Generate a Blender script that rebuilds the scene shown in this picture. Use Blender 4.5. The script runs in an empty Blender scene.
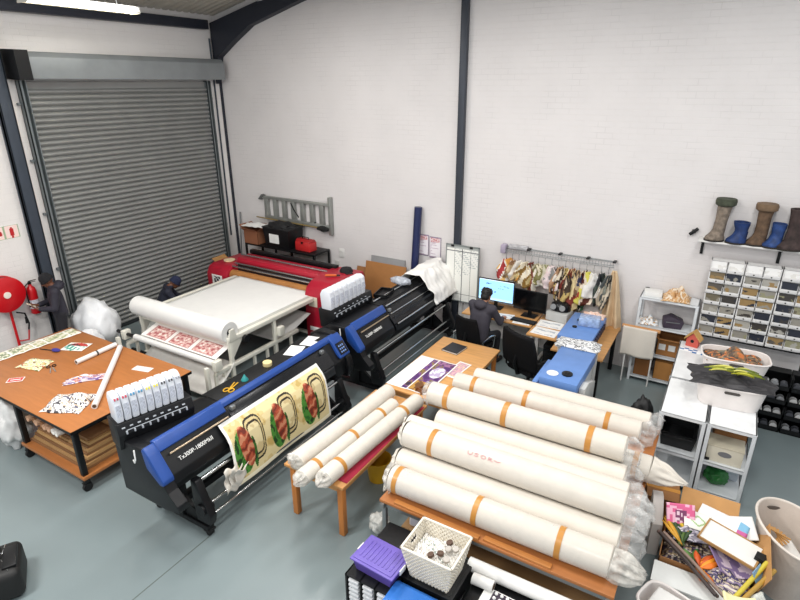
import bpy, bmesh, math, random
from mathutils import Vector, Matrix, Euler, noise
random.seed(7)
SC = bpy.context.scene
COL = SC.collection
PI = math.pi
R = math.radians

# ---------------------------------------------------------------- materials
def lin(c):
    return c / 12.92 if c <= 0.04045 else ((c + 0.055) / 1.055) ** 2.4
def hexc(h):
    h = h.lstrip('#')
    return tuple(lin(int(h[i:i + 2], 16) / 255) for i in (0, 2, 4)) + (1.0,)
MATS = {}
def mat(name, col, rough=.5, metal=0.0, var=.06, scale=6.0, bump=0.0, bscale=40.0, emit=0.0, alpha=1.0, trans=0.0, spec=.5, stretch=None):
    """procedural material: a base colour broken up by noise, optional bump"""
    if name in MATS: return MATS[name]
    m = bpy.data.materials.new(name); m.use_nodes = True
    nt = m.node_tree; n = nt.nodes; l = nt.links
    b = n['Principled BSDF']
    b.inputs['Roughness'].default_value = rough
    b.inputs['Metallic'].default_value = metal
    b.inputs['Specular IOR Level'].default_value = spec
    b.inputs['Alpha'].default_value = alpha
    b.inputs['Transmission Weight'].default_value = trans
    tc = n.new('ShaderNodeTexCoord')
    src = tc.outputs['Object']
    if stretch:
        mp = n.new('ShaderNodeMapping'); mp.inputs['Scale'].default_value = stretch
        l.new(src, mp.inputs['Vector']); src = mp.outputs['Vector']
    c = hexc(col)
    nz = n.new('ShaderNodeTexNoise'); nz.inputs['Scale'].default_value = scale; nz.inputs['Detail'].default_value = 4
    l.new(src, nz.inputs['Vector'])
    rp = n.new('ShaderNodeValToRGB')
    rp.color_ramp.elements[0].position = .3; rp.color_ramp.elements[1].position = .7
    rp.color_ramp.elements[0].color = tuple(max(0, x * (1 - var)) for x in c[:3]) + (1,)
    rp.color_ramp.elements[1].color = tuple(min(1, x * (1 + var)) for x in c[:3]) + (1,)
    l.new(nz.outputs['Fac'], rp.inputs['Fac'])
    l.new(rp.outputs['Color'], b.inputs['Base Color'])
    if emit:
        l.new(rp.outputs['Color'], b.inputs['Emission Color']); b.inputs['Emission Strength'].default_value = emit
    if bump:
        n2 = n.new('ShaderNodeTexNoise'); n2.inputs['Scale'].default_value = bscale; n2.inputs['Detail'].default_value = 3
        l.new(src, n2.inputs['Vector'])
        bp = n.new('ShaderNodeBump'); bp.inputs['Strength'].default_value = bump; bp.inputs['Distance'].default_value = .01
        l.new(n2.outputs['Fac'], bp.inputs['Height']); l.new(bp.outputs['Normal'], b.inputs['Normal'])
    MATS[name] = m
    return m

def brick_wall(name, col, axis):
    m = bpy.data.materials.new(name); m.use_nodes = True
    nt = m.node_tree; n = nt.nodes; l = nt.links; b = n['Principled BSDF']
    b.inputs['Roughness'].default_value = .55
    tc = n.new('ShaderNodeTexCoord'); sp = n.new('ShaderNodeSeparateXYZ'); cb = n.new('ShaderNodeCombineXYZ')
    l.new(tc.outputs['Object'], sp.inputs[0])
    l.new(sp.outputs['X' if axis == 'x' else 'Y'], cb.inputs[0]); l.new(sp.outputs['Z'], cb.inputs[1])
    br = n.new('ShaderNodeTexBrick')
    br.inputs['Scale'].default_value = 1; br.inputs['Brick Width'].default_value = .235; br.inputs['Row Height'].default_value = .086
    br.inputs['Mortar Size'].default_value = .006; br.inputs['Mortar Smooth'].default_value = .6
    br.inputs['Color1'].default_value = (1, 1, 1, 1); br.inputs['Color2'].default_value = (1, 1, 1, 1); br.inputs['Mortar'].default_value = (0, 0, 0, 1)
    l.new(cb.outputs[0], br.inputs['Vector'])
    c = hexc(col)
    nz = n.new('ShaderNodeTexNoise'); nz.inputs['Scale'].default_value = 1.3; nz.inputs['Detail'].default_value = 5
    l.new(cb.outputs[0], nz.inputs['Vector'])
    rp = n.new('ShaderNodeValToRGB'); rp.color_ramp.elements[0].position = .3; rp.color_ramp.elements[1].position = .7
    rp.color_ramp.elements[0].color = tuple(x * .96 for x in c[:3]) + (1,); rp.color_ramp.elements[1].color = tuple(min(1, x * 1.02) for x in c[:3]) + (1,)
    l.new(nz.outputs['Fac'], rp.inputs['Fac']); 
    # worn mortar grooves: only some of them read under the paint
    n3 = n.new('ShaderNodeTexNoise'); n3.inputs['Scale'].default_value = 2.2; l.new(cb.outputs[0], n3.inputs['Vector'])
    mr = n.new('ShaderNodeMapRange'); mr.inputs[1].default_value = .45; mr.inputs[2].default_value = .7; mr.inputs[3].default_value = 0; mr.inputs[4].default_value = .22
    l.new(n3.outputs['Fac'], mr.inputs[0])
    iv = n.new('ShaderNodeMath'); iv.operation = 'SUBTRACT'; iv.inputs[0].default_value = 1; l.new(br.outputs['Color'], iv.inputs[1])
    ml = n.new('ShaderNodeMath'); ml.operation = 'MULTIPLY'; l.new(iv.outputs[0], ml.inputs[0]); l.new(mr.outputs[0], ml.inputs[1])
    mx = n.new('ShaderNodeMix'); mx.data_type = 'RGBA'; l.new(ml.outputs[0], mx.inputs['Factor'])
    l.new(rp.outputs['Color'], mx.inputs['A']); mx.inputs['B'].default_value = tuple(x * .5 for x in c[:3]) + (1,)
    l.new(mx.outputs['Result'], b.inputs['Base Color'])
    bp = n.new('ShaderNodeBump'); bp.inputs['Strength'].default_value = .35; bp.inputs['Distance'].default_value = .004
    l.new(br.outputs['Color'], bp.inputs['Height']); l.new(bp.outputs['Normal'], b.inputs['Normal'])
    return m

def print_mat(name, rough=.55, emit=0.0):
    """colour printed on a sheet, stored per vertex by painted()"""
    if name in MATS: return MATS[name]
    m = bpy.data.materials.new(name); m.use_nodes = True
    n = m.node_tree.nodes; l = m.node_tree.links; b = n['Principled BSDF']
    b.inputs['Roughness'].default_value = rough
    a = n.new('ShaderNodeVertexColor'); a.layer_name = 'Col'
    l.new(a.outputs['Color'], b.inputs['Base Color'])
    if emit:
        l.new(a.outputs['Color'], b.inputs['Emission Color']); b.inputs['Emission Strength'].default_value = emit
    MATS[name] = m
    return m

def plastic_film(name, tint='#e2e2e0', op=.3, bst=.8, nsc=14):
    if name in MATS: return MATS[name]
    m = bpy.data.materials.new(name); m.use_nodes = True
    nt = m.node_tree; n = nt.nodes; l = nt.links
    b = n['Principled BSDF']; b.inputs['Base Color'].default_value = hexc(tint); b.inputs['Roughness'].default_value = .16
    tr = n.new('ShaderNodeBsdfTransparent'); mx = n.new('ShaderNodeMixShader')
    nz = n.new('ShaderNodeTexNoise'); nz.inputs['Scale'].default_value = nsc; nz.inputs['Detail'].default_value = 6
    tc = n.new('ShaderNodeTexCoord'); l.new(tc.outputs['Object'], nz.inputs['Vector'])
    mr = n.new('ShaderNodeMapRange'); mr.inputs[1].default_value = .35; mr.inputs[2].default_value = .7; mr.inputs[3].default_value = op * .6; mr.inputs[4].default_value = min(1, op * 1.7)
    l.new(nz.outputs['Fac'], mr.inputs[0]); l.new(mr.outputs[0], mx.inputs[0])
    bp = n.new('ShaderNodeBump'); bp.inputs['Strength'].default_value = bst; bp.inputs['Distance'].default_value = .02
    l.new(nz.outputs['Fac'], bp.inputs['Height']); l.new(bp.outputs['Normal'], b.inputs['Normal'])
    l.new(tr.outputs[0], mx.inputs[1]); l.new(b.outputs[0], mx.inputs[2]); l.new(mx.outputs[0], n['Material Output'].inputs[0])
    MATS[name] = m
    return m

WHITE = mat('white_paint', '#e0dfdc', .45)
PAPER = mat('paper', '#e2e1de', .7, var=.02)
FABRIC = mat('white_fabric', '#d6cfc4', .75, var=.03, bump=.1, bscale=60)
BLACK = mat('black_plastic', '#0e0f11', .45, spec=.35)
BLACKM = mat('black_metal', '#101113', .42, .1, spec=.35)
DARK = mat('dark_rubber', '#0e0f10', .7)
GREYM = mat('grey_metal', '#8b8f90', .4, .6)
CHROME = mat('chrome', '#c9cccd', .18, 1.0, var=.02)
BLUE = mat('printer_blue', '#1d458f', .38)
DTG = mat('machine_blue', '#6389c6', .38)
NAVY = mat('navy_tube', '#1a2550', .4)
RED = mat('machine_red', '#a6142c', .38)
FIRE = mat('fire_red', '#c3121c', .3)
CREAM = mat('cream_metal', '#dedbcf', .42)
SHELF = mat('shelf_steel', '#dfe3e6', .4, .1)
ORANGEWD = mat('laminate_wood', '#ad6d3a', .45, var=.08, scale=3, stretch=(1, 8, 8))
PINE = mat('pine_wood', '#cf9a5e', .45, var=.12, scale=2.5, stretch=(1, 9, 9))
PINEY = mat('pine_wood_long', '#c48d52', .5, var=.12, scale=2.5, stretch=(9, 1, 9))
LEGWD = mat('leg_wood', '#bd7636', .5, var=.12, scale=3, stretch=(9, 9, 1))
CARD = mat('cardboard', '#b98a55', .8, var=.07)
CARDD = mat('cardboard_dark', '#8f6238', .8, var=.08)
TAPE = mat('brown_tape', '#bd843c', .35, var=.08)
FILM = plastic_film('clear_film', op=.24, bst=.5, nsc=9)
FILMR = plastic_film('roll_film', '#e9e6e0', .16, .18, 5)
FILMW = plastic_film('wrinkled_roll_film', '#e0ddd8', .22, .22, 6)
FILM2 = plastic_film('thick_film', '#dcd8d0', .5)
PRINT = print_mat('printed')
SCREEN = print_mat('screen_print', .2, 1.0)
SKIN = mat('brown_skin', '#6b4330', .5)
SKINL = mat('tan_skin', '#a9765a', .5)
HAIR = mat('black_hair', '#131010', .6, var=.3, scale=60)

# ---------------------------------------------------------------- mesh builder
class MB:
    def __init__(s):
        s.bm = bmesh.new(); s.cl = None
    def _x(s, vs, M):
        if M is not None: bmesh.ops.transform(s.bm, matrix=M, verts=vs)
    def box(s, c, d, bev=0.0, M=None, mi=0, seg=2):
        r = bmesh.ops.create_cube(s.bm, size=1.0); vs = r['verts']
        for v in vs: v.co = Vector((v.co.x * d[0] + c[0], v.co.y * d[1] + c[1], v.co.z * d[2] + c[2]))
        fs = {f for v in vs for f in v.link_faces}
        for f in fs: f.material_index = mi
        if bev > 0:
            es = list({e for v in vs for e in v.link_edges})
            r = bmesh.ops.bevel(s.bm, geom=es, offset=min(bev, min(d) * .45), segments=seg, profile=.5, affect='EDGES')
            vs = list({v for f in r['faces'] for v in f.verts} | {v for v in vs if v.is_valid})
        s._x(vs, M); return vs
    def b2(s, lo, hi, bev=0.0, M=None, mi=0):
        return s.box([(a + b) / 2 for a, b in zip(lo, hi)], [abs(b - a) for a, b in zip(lo, hi)], bev, M, mi)
    def rings(s, rings, cap0=True, cap1=True, closed=True, mi=0, M=None):
        """loft a list of rings (each a list of points)"""
        vv = [[s.bm.verts.new(p) for p in r] for r in rings]
        n = len(vv[0])
        for a, b in zip(vv[:-1], vv[1:]):
            for i in range(n if closed else n - 1):
                j = (i + 1) % n
                try: f = s.bm.faces.new((a[i], a[j], b[j], b[i])); f.material_index = mi
                except ValueError: pass
        if cap0 and closed:
            f = s.bm.faces.new(list(reversed(vv[0]))); f.material_index = mi
        if cap1 and closed:
            f = s.bm.faces.new(vv[-1]); f.material_index = mi
        s._x([v for r in vv for v in r], M)
        return vv
    def tube(s, pts, r, n=10, mi=0, cap=True, M=None):
        pts = [Vector(p) for p in pts]
        rr = r if isinstance(r, (list, tuple)) else [r] * len(pts)
        rings = []; prev = None
        for i, p in enumerate(pts):
            t = (pts[min(i + 1, len(pts) - 1)] - pts[max(i - 1, 0)]).normalized()
            if prev is None:
                a = Vector((0, 0, 1)) if abs(t.z) < .9 else Vector((1, 0, 0))
                u = t.cross(a).normalized()
            else:
                u = (prev - t * prev.dot(t)).normalized()
            prev = u; w = t.cross(u)
            rings.append([p + (u * math.cos(2 * PI * k / n) + w * math.sin(2 * PI * k / n)) * rr[i] for k in range(n)])
        return s.rings(rings, cap, cap, mi=mi, M=M)
    def cyl(s, p0, p1, r, r1=None, n=20, mi=0, cap=True, M=None):
        return s.tube([p0, p1], [r, r if r1 is None else r1], n, mi, cap, M)
    def lathe(s, prof, c=(0, 0, 0), n=24, mi=0, M=None, sx=1, sy=1):
        """prof: list of (r, z)"""
        rings = [[Vector((c[0] + r * sx * math.cos(2 * PI * k / n), c[1] + r * sy * math.sin(2 * PI * k / n), c[2] + z)) for k in range(n)] for r, z in prof]
        return s.rings(rings, True, True, mi=mi, M=M)
    def prism(s, poly, axis, a, b, mi=0, M=None, bev=0):
        """poly: 2D outline; axis 'x': poly=(y,z), 'y': poly=(x,z), 'z': poly=(x,y)"""
        def P(u, v, w):
            return {'x': (w, u, v), 'y': (u, w, v), 'z': (u, v, w)}[axis]
        r = s.rings([[P(u, v, a) for u, v in poly], [P(u, v, b) for u, v in poly]], mi=mi)
        vs = [v for q in r for v in q]
        if bev:
            es = list({e for v in vs for e in v.link_edges})
            q = bmesh.ops.bevel(s.bm, geom=es, offset=bev, segments=2, profile=.5, affect='EDGES')
            vs = list({v for f in q['faces'] for v in f.verts} | {v for v in vs if v.is_valid})
        s._x(vs, M)
    def sphere(s, c, r, sc=(1, 1, 1), n=12, mi=0, M=None):
        q = bmesh.ops.create_uvsphere(s.bm, u_segments=n * 2, v_segments=n, radius=r); vs = q['verts']
        for v in vs: v.co = Vector((v.co.x * sc[0] + c[0], v.co.y * sc[1] + c[1], v.co.z * sc[2] + c[2]))
        for f in {f for v in vs for f in v.link_faces}: f.material_index = mi
        s._x(vs, M); return vs
    def blob(s, c, d, amp=.12, freq=3.0, n=16, seed=0, mi=0, flat=None, M=None):
        """lumpy closed body, d = half sizes"""
        q = bmesh.ops.create_icosphere(s.bm, subdivisions=4 if n > 12 else 3, radius=1); vs = q['verts']
        for v in vs:
            p = v.co.copy()
            k = 1 + amp * noise.noise(p * freq + Vector((seed * 7.3, seed * 3.1, 0))) + amp * .5 * noise.noise(p * freq * 2.3 + Vector((seed, 9, 4)))
            v.co = Vector((p.x * d[0] * k + c[0], p.y * d[1] * k + c[1], p.z * d[2] * k + c[2]))
            if flat is not None and v.co.z < flat: v.co.z = flat
        for f in {f for v in vs for f in v.link_faces}: f.material_index = mi
        s._x(vs, M); return vs
    def grid(s, fn, nu, nv, col=None, mi=0, M=None):
        """fn(u,v)->point, col(u,v)->hex colour string"""
        if col is not None and s.cl is None: s.cl = s.bm.loops.layers.float_color.new('Col')
        vv = [[s.bm.verts.new(fn(i / nu, j / nv)) for j in range(nv + 1)] for i in range(nu + 1)]
        cc = None
        if col is not None:
            cc = {}
            for i in range(nu):
                for j in range(nv): cc[i, j] = hexc(col((i + .5) / nu, (j + .5) / nv))
        for i in range(nu):
            for j in range(nv):
                f = s.bm.faces.new((vv[i][j], vv[i + 1][j], vv[i + 1][j + 1], vv[i][j + 1])); f.material_index = mi
                if cc:
                    for lp in f.loops: lp[s.cl] = cc[i, j]
        s._x([v for r in vv for v in r], M)
    def build(s, name, mats, parent=None, smooth=True, thick=0.0, off=0.0, ang=38, loc=None):
        bmesh.ops.recalc_face_normals(s.bm, faces=s.bm.faces[:])
        me = bpy.data.meshes.new(name); s.bm.to_mesh(me); s.bm.free()
        for m in (mats if isinstance(mats, (list, tuple)) else [mats]): me.materials.append(m)
        if smooth:
            me.polygons.foreach_set('use_smooth', [True] * len(me.polygons))
            me.set_sharp_from_angle(angle=R(ang))
        o = bpy.data.objects.new(name, me); COL.objects.link(o)
        if parent is not None: o.parent = parent
        if loc is not None: o.location = loc
        if thick:
            md = o.modifiers.new('thick', 'SOLIDIFY'); md.thickness = thick; md.offset = off
        return o

def thing(name, label, cat, loc=(0, 0, 0), rz=0.0, group=None, kind=None):
    o = bpy.data.objects.new(name, None); o.empty_display_size = .1; COL.objects.link(o)
    o.location = loc; o.rotation_euler = (0, 0, rz)
    o['label'] = label; o['category'] = cat
    if group: o['group'] = group
    if kind: o['kind'] = kind
    return o
def tag(o, label, cat, loc=None, rz=None, group=None, kind=None):
    o['label'] = label; o['category'] = cat
    if loc is not None: o.location = loc
    if rz is not None: o.rotation_euler = (0, 0, rz)
    if group: o['group'] = group
    if kind: o['kind'] = kind
    return o
def struct(o, label=None):
    o['kind'] = 'structure'
    if label: o['label'] = label
    return o
def dup(root, loc, rz=None, label=None, group=None):
    r = root.copy(); COL.objects.link(r); r.location = loc
    if rz is not None: r.rotation_euler = (0, 0, rz)
    if label: r['label'] = label
    if group: r['group'] = group
    for ch in list(root.children):
        c = ch.copy(); COL.objects.link(c); c.parent = r
        for g in list(ch.children):
            d = g.copy(); COL.objects.link(d); d.parent = c
    return r
def text_mesh(name, txt, size, m, parent, M, depth=.002):
    cu = bpy.data.curves.new(name, 'FONT'); cu.body = txt; cu.size = size; cu.extrude = depth; cu.align_x = 'CENTER'; cu.align_y = 'CENTER'
    t = bpy.data.objects.new('tmp', cu); COL.objects.link(t)
    dg = bpy.context.evaluated_depsgraph_get()
    me = bpy.data.meshes.new_from_object(t.evaluated_get(dg)); bpy.data.objects.remove(t)
    me.transform(M); me.materials.clear(); me.materials.append(m)
    o = bpy.data.objects.new(name, me); COL.objects.link(o); o.parent = parent
    return o
def frame(origin, xdir, ydir):
    x = Vector(xdir).normalized(); y = Vector(ydir); y = (y - x * y.dot(x)).normalized(); z = x.cross(y)
    return Matrix(((x.x, y.x, z.x, origin[0]), (x.y, y.y, z.y, origin[1]), (x.z, y.z, z.z, origin[2]), (0, 0, 0, 1)))
def rect_in(u, v, u0, v0, u1, v1): return u0 <= u <= u1 and v0 <= v <= v1
def hsh(*a):
    x = math.sin(sum((i + 1.7) * 12.9898 * (k + 1) for k, i in enumerate(a))) * 43758.5453
    return x - math.floor(x)
# ---------------------------------------------------------------- people
def cap(b, p0, p1, r0, r1=None, n=14):
    """tapered capsule"""
    r1 = r0 if r1 is None else r1
    p0 = Vector(p0); p1 = Vector(p1)
    b.sphere(p0, r0, n=7); b.sphere(p1, r1, n=7)
    if (p1 - p0).length > 1e-4: b.cyl(p0, p1, r0, r1, n)
def fuse(b, name, m, parent, vox=.01, sm=6):
    o = b.build(name, m, parent, smooth=True, ang=180)
    md = o.modifiers.new('fuse', 'REMESH'); md.mode = 'VOXEL'; md.voxel_size = vox; md.use_smooth_shade = True
    s = o.modifiers.new('smooth', 'SMOOTH'); s.iterations = sm; s.factor = .5
    return o
def hand(b, w, d, n, side, curl=.6, s=1.0):
    """w wrist, d direction of the fingers, n palm normal, side = +1/-1 for the thumb"""
    w = Vector(w); d = Vector(d).normalized(); n = Vector(n); n = (n - d * n.dot(d)).normalized(); x = d.cross(n) * side
    for k in range(4):
        off = (k - 1.5) * .021 * s
        base = w + d * (.092 - .006 * abs(k - 1.3)) * s - x * off
        cap(b, w + d * .015 * s - x * off * .6, base, .0155 * s, .0125 * s, 8)
        L = (.074, .082, .076, .06)[k] * s
        a = curl; p = base
        for q, f in enumerate((.5, .3, .2)):
            a2 = a * (q + .6)
            nx = p + (d * math.cos(a2) + n * math.sin(a2)) * L * f
            cap(b, p, nx, (.0105 - .001 * q) * s, (.0098 - .001 * q) * s, 8); p = nx
    t0 = w + d * .03 * s + x * .022 * s; t1 = t0 + (d * .6 + x * .55 + n * .45).normalized() * .042 * s; t2 = t1 + (d * .75 + n * .6).normalized() * .032 * s
    cap(b, t0, t1, .0145 * s, .0115 * s, 8); cap(b, t1, t2, .0115 * s, .009 * s, 8)
def head(b, c, f, u):
    """c centre of the head, f facing, u up"""
    f = Vector(f).normalized(); u = Vector(u); u = (u - f * u.dot(f)).normalized(); x = f.cross(u)
    M = Matrix(((x.x, f.x, u.x, c[0]), (x.y, f.y, u.y, c[1]), (x.z, f.z, u.z, c[2]), (0, 0, 0, 1)))
    b.sphere((0, -.012, .018), .092, (.84, 1.02, 1.02), 12, M=M)
    b.sphere((0, .028, -.05), .062, (.92, .95, 1.05), 10, M=M)
    b.sphere((0, .058, -.095), .026, (1.1, .8, .8), 7, M=M)             # chin
    nose = [(0, .086, .012), (0, .106, -.03)]
    cap(b, M @ Vector(nose[0]), M @ Vector(nose[1]), .009, .0145, 8)
    for s in (-1, 1):
        b.sphere((s * .016, .094, -.034), .009, n=6, M=M)
        b.sphere((s * .08, -.012, -.012), .02, (.35, .9, 1.45), 7, M=M)   # ear
        cap(b, M @ Vector((s * .014, .083, .026)), M @ Vector((s * .046, .072, .03)), .008, .007, 6)
    cap(b, M @ Vector((-.02, .082, -.064)), M @ Vector((.02, .082, -.064)), .0075, .0075, 6)
    cap(b, M @ Vector((-.017, .081, -.076)), M @ Vector((.017, .081, -.076)), .0075, .0075, 6)
    return M
def face_bits(M, parent):
    for s in (-1, 1):
        b = MB(); b.sphere((s * .031, .076, .012), .0095, (1.15, .8, .75), 7, M=M); b.build('eye', mat('eye_dark', '#1b1512', .2), parent)
def figure(name, label, loc, rz, P, skin, top, trouser, shoe, hat=None, hair=None, hood=None, cuffs=None, group=None):
    t = thing(name, label, 'person', loc, rz)
    b = MB()
    hc = Vector(P['head']); nk = Vector(P['neck']); ch = Vector(P['chest']); pv = Vector(P['pelvis'])
    M = head(b, hc, P['face'], P.get('up', (0, 0, 1)))
    cap(b, nk - (hc - nk) * .25, hc + (nk - hc) * .35, .058, .054)
    cap(b, ch, pv, .11, .105)
    for s in 'LR':
        sh, el, wr = (Vector(P[k + s]) for k in ('sh', 'el', 'wr'))
        cap(b, nk, sh, .05, .052); cap(b, sh, el, .05, .04); cap(b, el, wr, .04, .027)
        d = Vector(P.get('hd' + s, wr - el)); hand(b, wr, d, P['pn' + s], P.get('th' + s, 1 if s == 'L' else -1), P.get('curl', .55))
        hp, kn, an = (Vector(P[k + s]) for k in ('hp', 'kn', 'an'))
        cap(b, pv, hp, .09, .085); cap(b, hp, kn, .08, .055); cap(b, kn, an, .053, .036)
        tt = Vector(P['toe' + s]); cap(b, an, tt, .036, .03)
    body = fuse(b, 'body', skin, t, .0085, 4)
    face_bits(M, body)
    b = MB()
    up = (nk - pv).normalized(); side = (Vector(P['shR']) - Vector(P['shL'])).normalized()
    for s in (-1, 0, 1):
        cap(b, ch + side * .075 * s, pv + side * .06 * s + up * -.02, .118, .122)
    for s in 'LR':
        sh, el, wr = (Vector(P[k + s]) for k in ('sh', 'el', 'wr'))
        cap(b, nk - up * .03, sh, .065, .07); cap(b, sh, ch, .078, .1); cap(b, sh, el, .07, .058); cap(b, el, el + (wr - el) * .9, .058, .044)
    q = [nk + up * .012 + Vector((.062 * math.cos(a), .062 * math.sin(a), 0)) for a in [2 * PI * k / 12 for k in range(13)]]
    b.tube(q, .028, 8, cap=False)
    if hood:
        back = -Vector(P['face']); back.z = 0; back.normalize()
        b.blob(nk + back * .09 + Vector((0, 0, .005)), (.12, .09, .085), .1, 2, 10, 3)
    jac = fuse(b, 'jacket', top, t, .014, 8)
    b = MB()
    for s in 'LR':
        hp, kn, an = (Vector(P[k + s]) for k in ('hp', 'kn', 'an'))
        cap(b, pv, hp, .112, .105); cap(b, hp, kn, .098, .072); cap(b, kn, an + (kn - an) * .06, .07, .054)
    fuse(b, 'trousers', trouser, t, .014, 6)
    for s in 'LR':
        an = Vector(P['an' + s]); tt = Vector(P['toe' + s])
        b = MB(); cap(b, (an.x, an.y, max(.05, an.z - .04)), (tt.x, tt.y, .045), .048, .043); b.b2((-.04, -.04, 0), (.04, .04, .03), .01, M=Matrix.Translation(((an.x + tt.x) / 2, (an.y + tt.y) / 2, .002)))
        fuse(b, 'shoe', shoe, t, .012, 3)
    if hat:
        b = MB(); q = [(.0, .112), (.03, .11), (.065, .096), (.09, .066), (.1, .03), (.103, -.005), (.104, -.03), (.098, -.032), (.094, -.005), (.06, .0)]
        b.lathe(list(reversed(q)), (0, -.012, .02), 24, M=M, sx=.9, sy=1.04); b.lathe([(.1, -.034), (.108, -.03), (.109, -.002), (.1, .002)], (0, -.012, .02), 24, M=M, sx=.9, sy=1.04)
        b.build('beanie', hat, t)
    if hair:
        b = MB(); b.sphere((0, -.024, .032), .1, (.87, 1.0, .98), 14, M=M)
        b.sphere((0, -.045, -.02), .084, (.92, .9, .95), 12, M=M)
        for k in range(40):
            a = hsh(k, 2) * 2 * PI; z = hsh(k, 5)
            p = Vector((.082 * math.cos(a) * math.sqrt(1 - z * z * .8), -.024 + .095 * math.sin(a) * math.sqrt(1 - z * z * .8), .032 + .094 * z))
            if p.y < .055 or p.z > .08: b.sphere(p, .018, (1, 1, .8), 5, M=M)
        # carve the face free of hair
        for v in list(b.bm.verts):
            l = M.inverted() @ v.co
            if l.y > .045 and l.z < .075: v.co = M @ Vector((l.x * .8, .03, l.z * .9))
        b.build('hair', hair, t, ang=60)
    return t, M
# ================================================================ camera
cam = bpy.data.cameras.new('camera'); co = bpy.data.objects.new('camera', cam); COL.objects.link(co)
pitch, yaw, roll = .3722, .5401, .0033
fw = Vector((-math.sin(yaw) * math.cos(pitch), math.cos(yaw) * math.cos(pitch), -math.sin(pitch)))
r0 = Vector((math.cos(yaw), math.sin(yaw), 0)); u0 = r0.cross(fw)
rt = r0 * math.cos(roll) - u0 * math.sin(roll); upv = r0 * math.sin(roll) + u0 * math.cos(roll)
co.matrix_world = Matrix(((rt.x, upv.x, -fw.x, 0), (rt.y, upv.y, -fw.y, 0), (rt.z, upv.z, -fw.z, 4.6), (0, 0, 0, 1)))
cam.sensor_fit = 'HORIZONTAL'; cam.sensor_width = 36; cam.lens = 36 * 555.553 / 800; cam.clip_start = .05; cam.clip_end = 100
SC.camera = co

# ================================================================ setting
XL, YW = -10.23, 9.34
WALLB = brick_wall('wall_back_paint', '#dfdbda', 'x'); WALLL = brick_wall('wall_left_paint', '#e6e2df', 'y')
FLOOR = mat('floor_paint', '#7a8688', .3, var=.05, scale=1.2, bump=.02, bscale=9)
CEIL = mat('roof_sheet', '#b9b4a8', .5, .1)
STEEL = mat('steel_frame', '#262a35', .5, .2)
DSTEEL = mat('column_steel', '#3a424d', .5, .2)
GALV = mat('galvanised', '#7c8385', .42, .5, var=.1, scale=4)
SLAT = mat('shutter_slat', '#8f908e', .42, .25, var=.06, scale=2)

def S(o): return struct(o)
b = MB(); b.b2((XL - .2, -3, -.15), (6, YW + .2, 0)); S(b.build('floor', FLOOR, smooth=False))
b = MB(); b.b2((XL - .2, YW, 0), (6, YW + .2, 9.6)); S(b.build('wall_back', WALLB, smooth=False))
b = MB(); b.b2((XL - .2, -3, 0), (XL, YW, 6.0)); S(b.build('wall_left', WALLL, smooth=False))
# sloping profiled roof sheet
def roofz(x): return 5.86 + .225 * (x - XL)
b = MB()
def rf(u, v):
    x = XL - .2 + u * (16.4); y = -3 + v * (YW + 3.2)
    k = (y * 6.0) % 1.0
    return (x, y, roofz(x) + .1 + (.035 if k < .3 else 0.0))
b.grid(rf, 2, 300); S(b.build('ceiling', CEIL, smooth=False, thick=.02))
# eaves beam along the left wall, rafter along the back wall
b = MB(); b.b2((XL + .001, -3, 5.66), (XL + .16, YW - .3, 5.84), .01); S(b.build('trim_eaves_beam', STEEL))
b = MB()
lo = [(-10.2, 4.6), (-10.05, 5.14), (-9.6, 5.41), (-9.05, 5.71), (-7.77, 6.05), (6, 9.14)]
hi = [(6, 9.46), (-7.77, 6.36), (-8.45, 6.2), (-10.2, 5.8)]
b.prism(lo + hi, 'y', YW - .16, YW - .002); S(b.build('trim_rafter', STEEL, smooth=False))
for i, x in enumerate((-7.2, -5.0)):
    b = MB(); b.b2((x, -2.9, roofz(x) - .1), (x + .07, YW - .2, roofz(x) + .04)); S(b.build('trim_purlin_%d' % i, GREYM))
b = MB(); b.cyl((-8.35, YW - .6, 6.05), (-7.7, YW - .18, 6.25), .012, n=8); S(b.build('trim_brace', GREYM))
# dark corner strip + conduit beside the door
b = MB(); b.b2((XL + .001, YW - .05, 0), (XL + .04, YW - .001, 4.7)); S(b.build('trim_corner', STEEL))
b = MB(); b.tube([(XL + .02, 9.14, 5.5), (XL + .02, 9.14, 4.75), (XL + .02, 9.12, 1.2)], .018, 8); S(b.build('trim_conduit', DSTEEL))
b = MB(); b.b2((XL, 9.16, 4.86), (XL + .03, 9.34, 4.9)); S(b.build('trim_ledge', STEEL))
# column left of the door, thin column on the back wall
b = MB()
b.b2((XL + .001, 4.68, 0), (XL + .13, 4.7, 5.66)); b.b2((XL + .001, 4.86, 0), (XL + .13, 4.88, 5.66)); b.b2((XL + .05, 4.68, 0), (XL + .13, 4.88, 5.66), .004)
S(b.build('trim_column_left', DSTEEL))
b = MB(); b.b2((-4.36, YW - .1, 0), (-4.24, YW - .001, 6.85), .006); S(b.build('trim_column_back', mat('pipe_steel', '#3b4049', .45, .3)))
b = MB(); b.b2((-4.22, YW - .07, 0), (-4.15, YW - .001, 1.2), .004); S(b.build('trim_conduit_back', WHITE))
# joint in the floor
b = MB(); b.b2((-4.22, -2, .0), (-4.208, 3.0, .0015)); S(b.build('trim_floor_joint', mat('joint', '#59625f', .7)))

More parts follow.
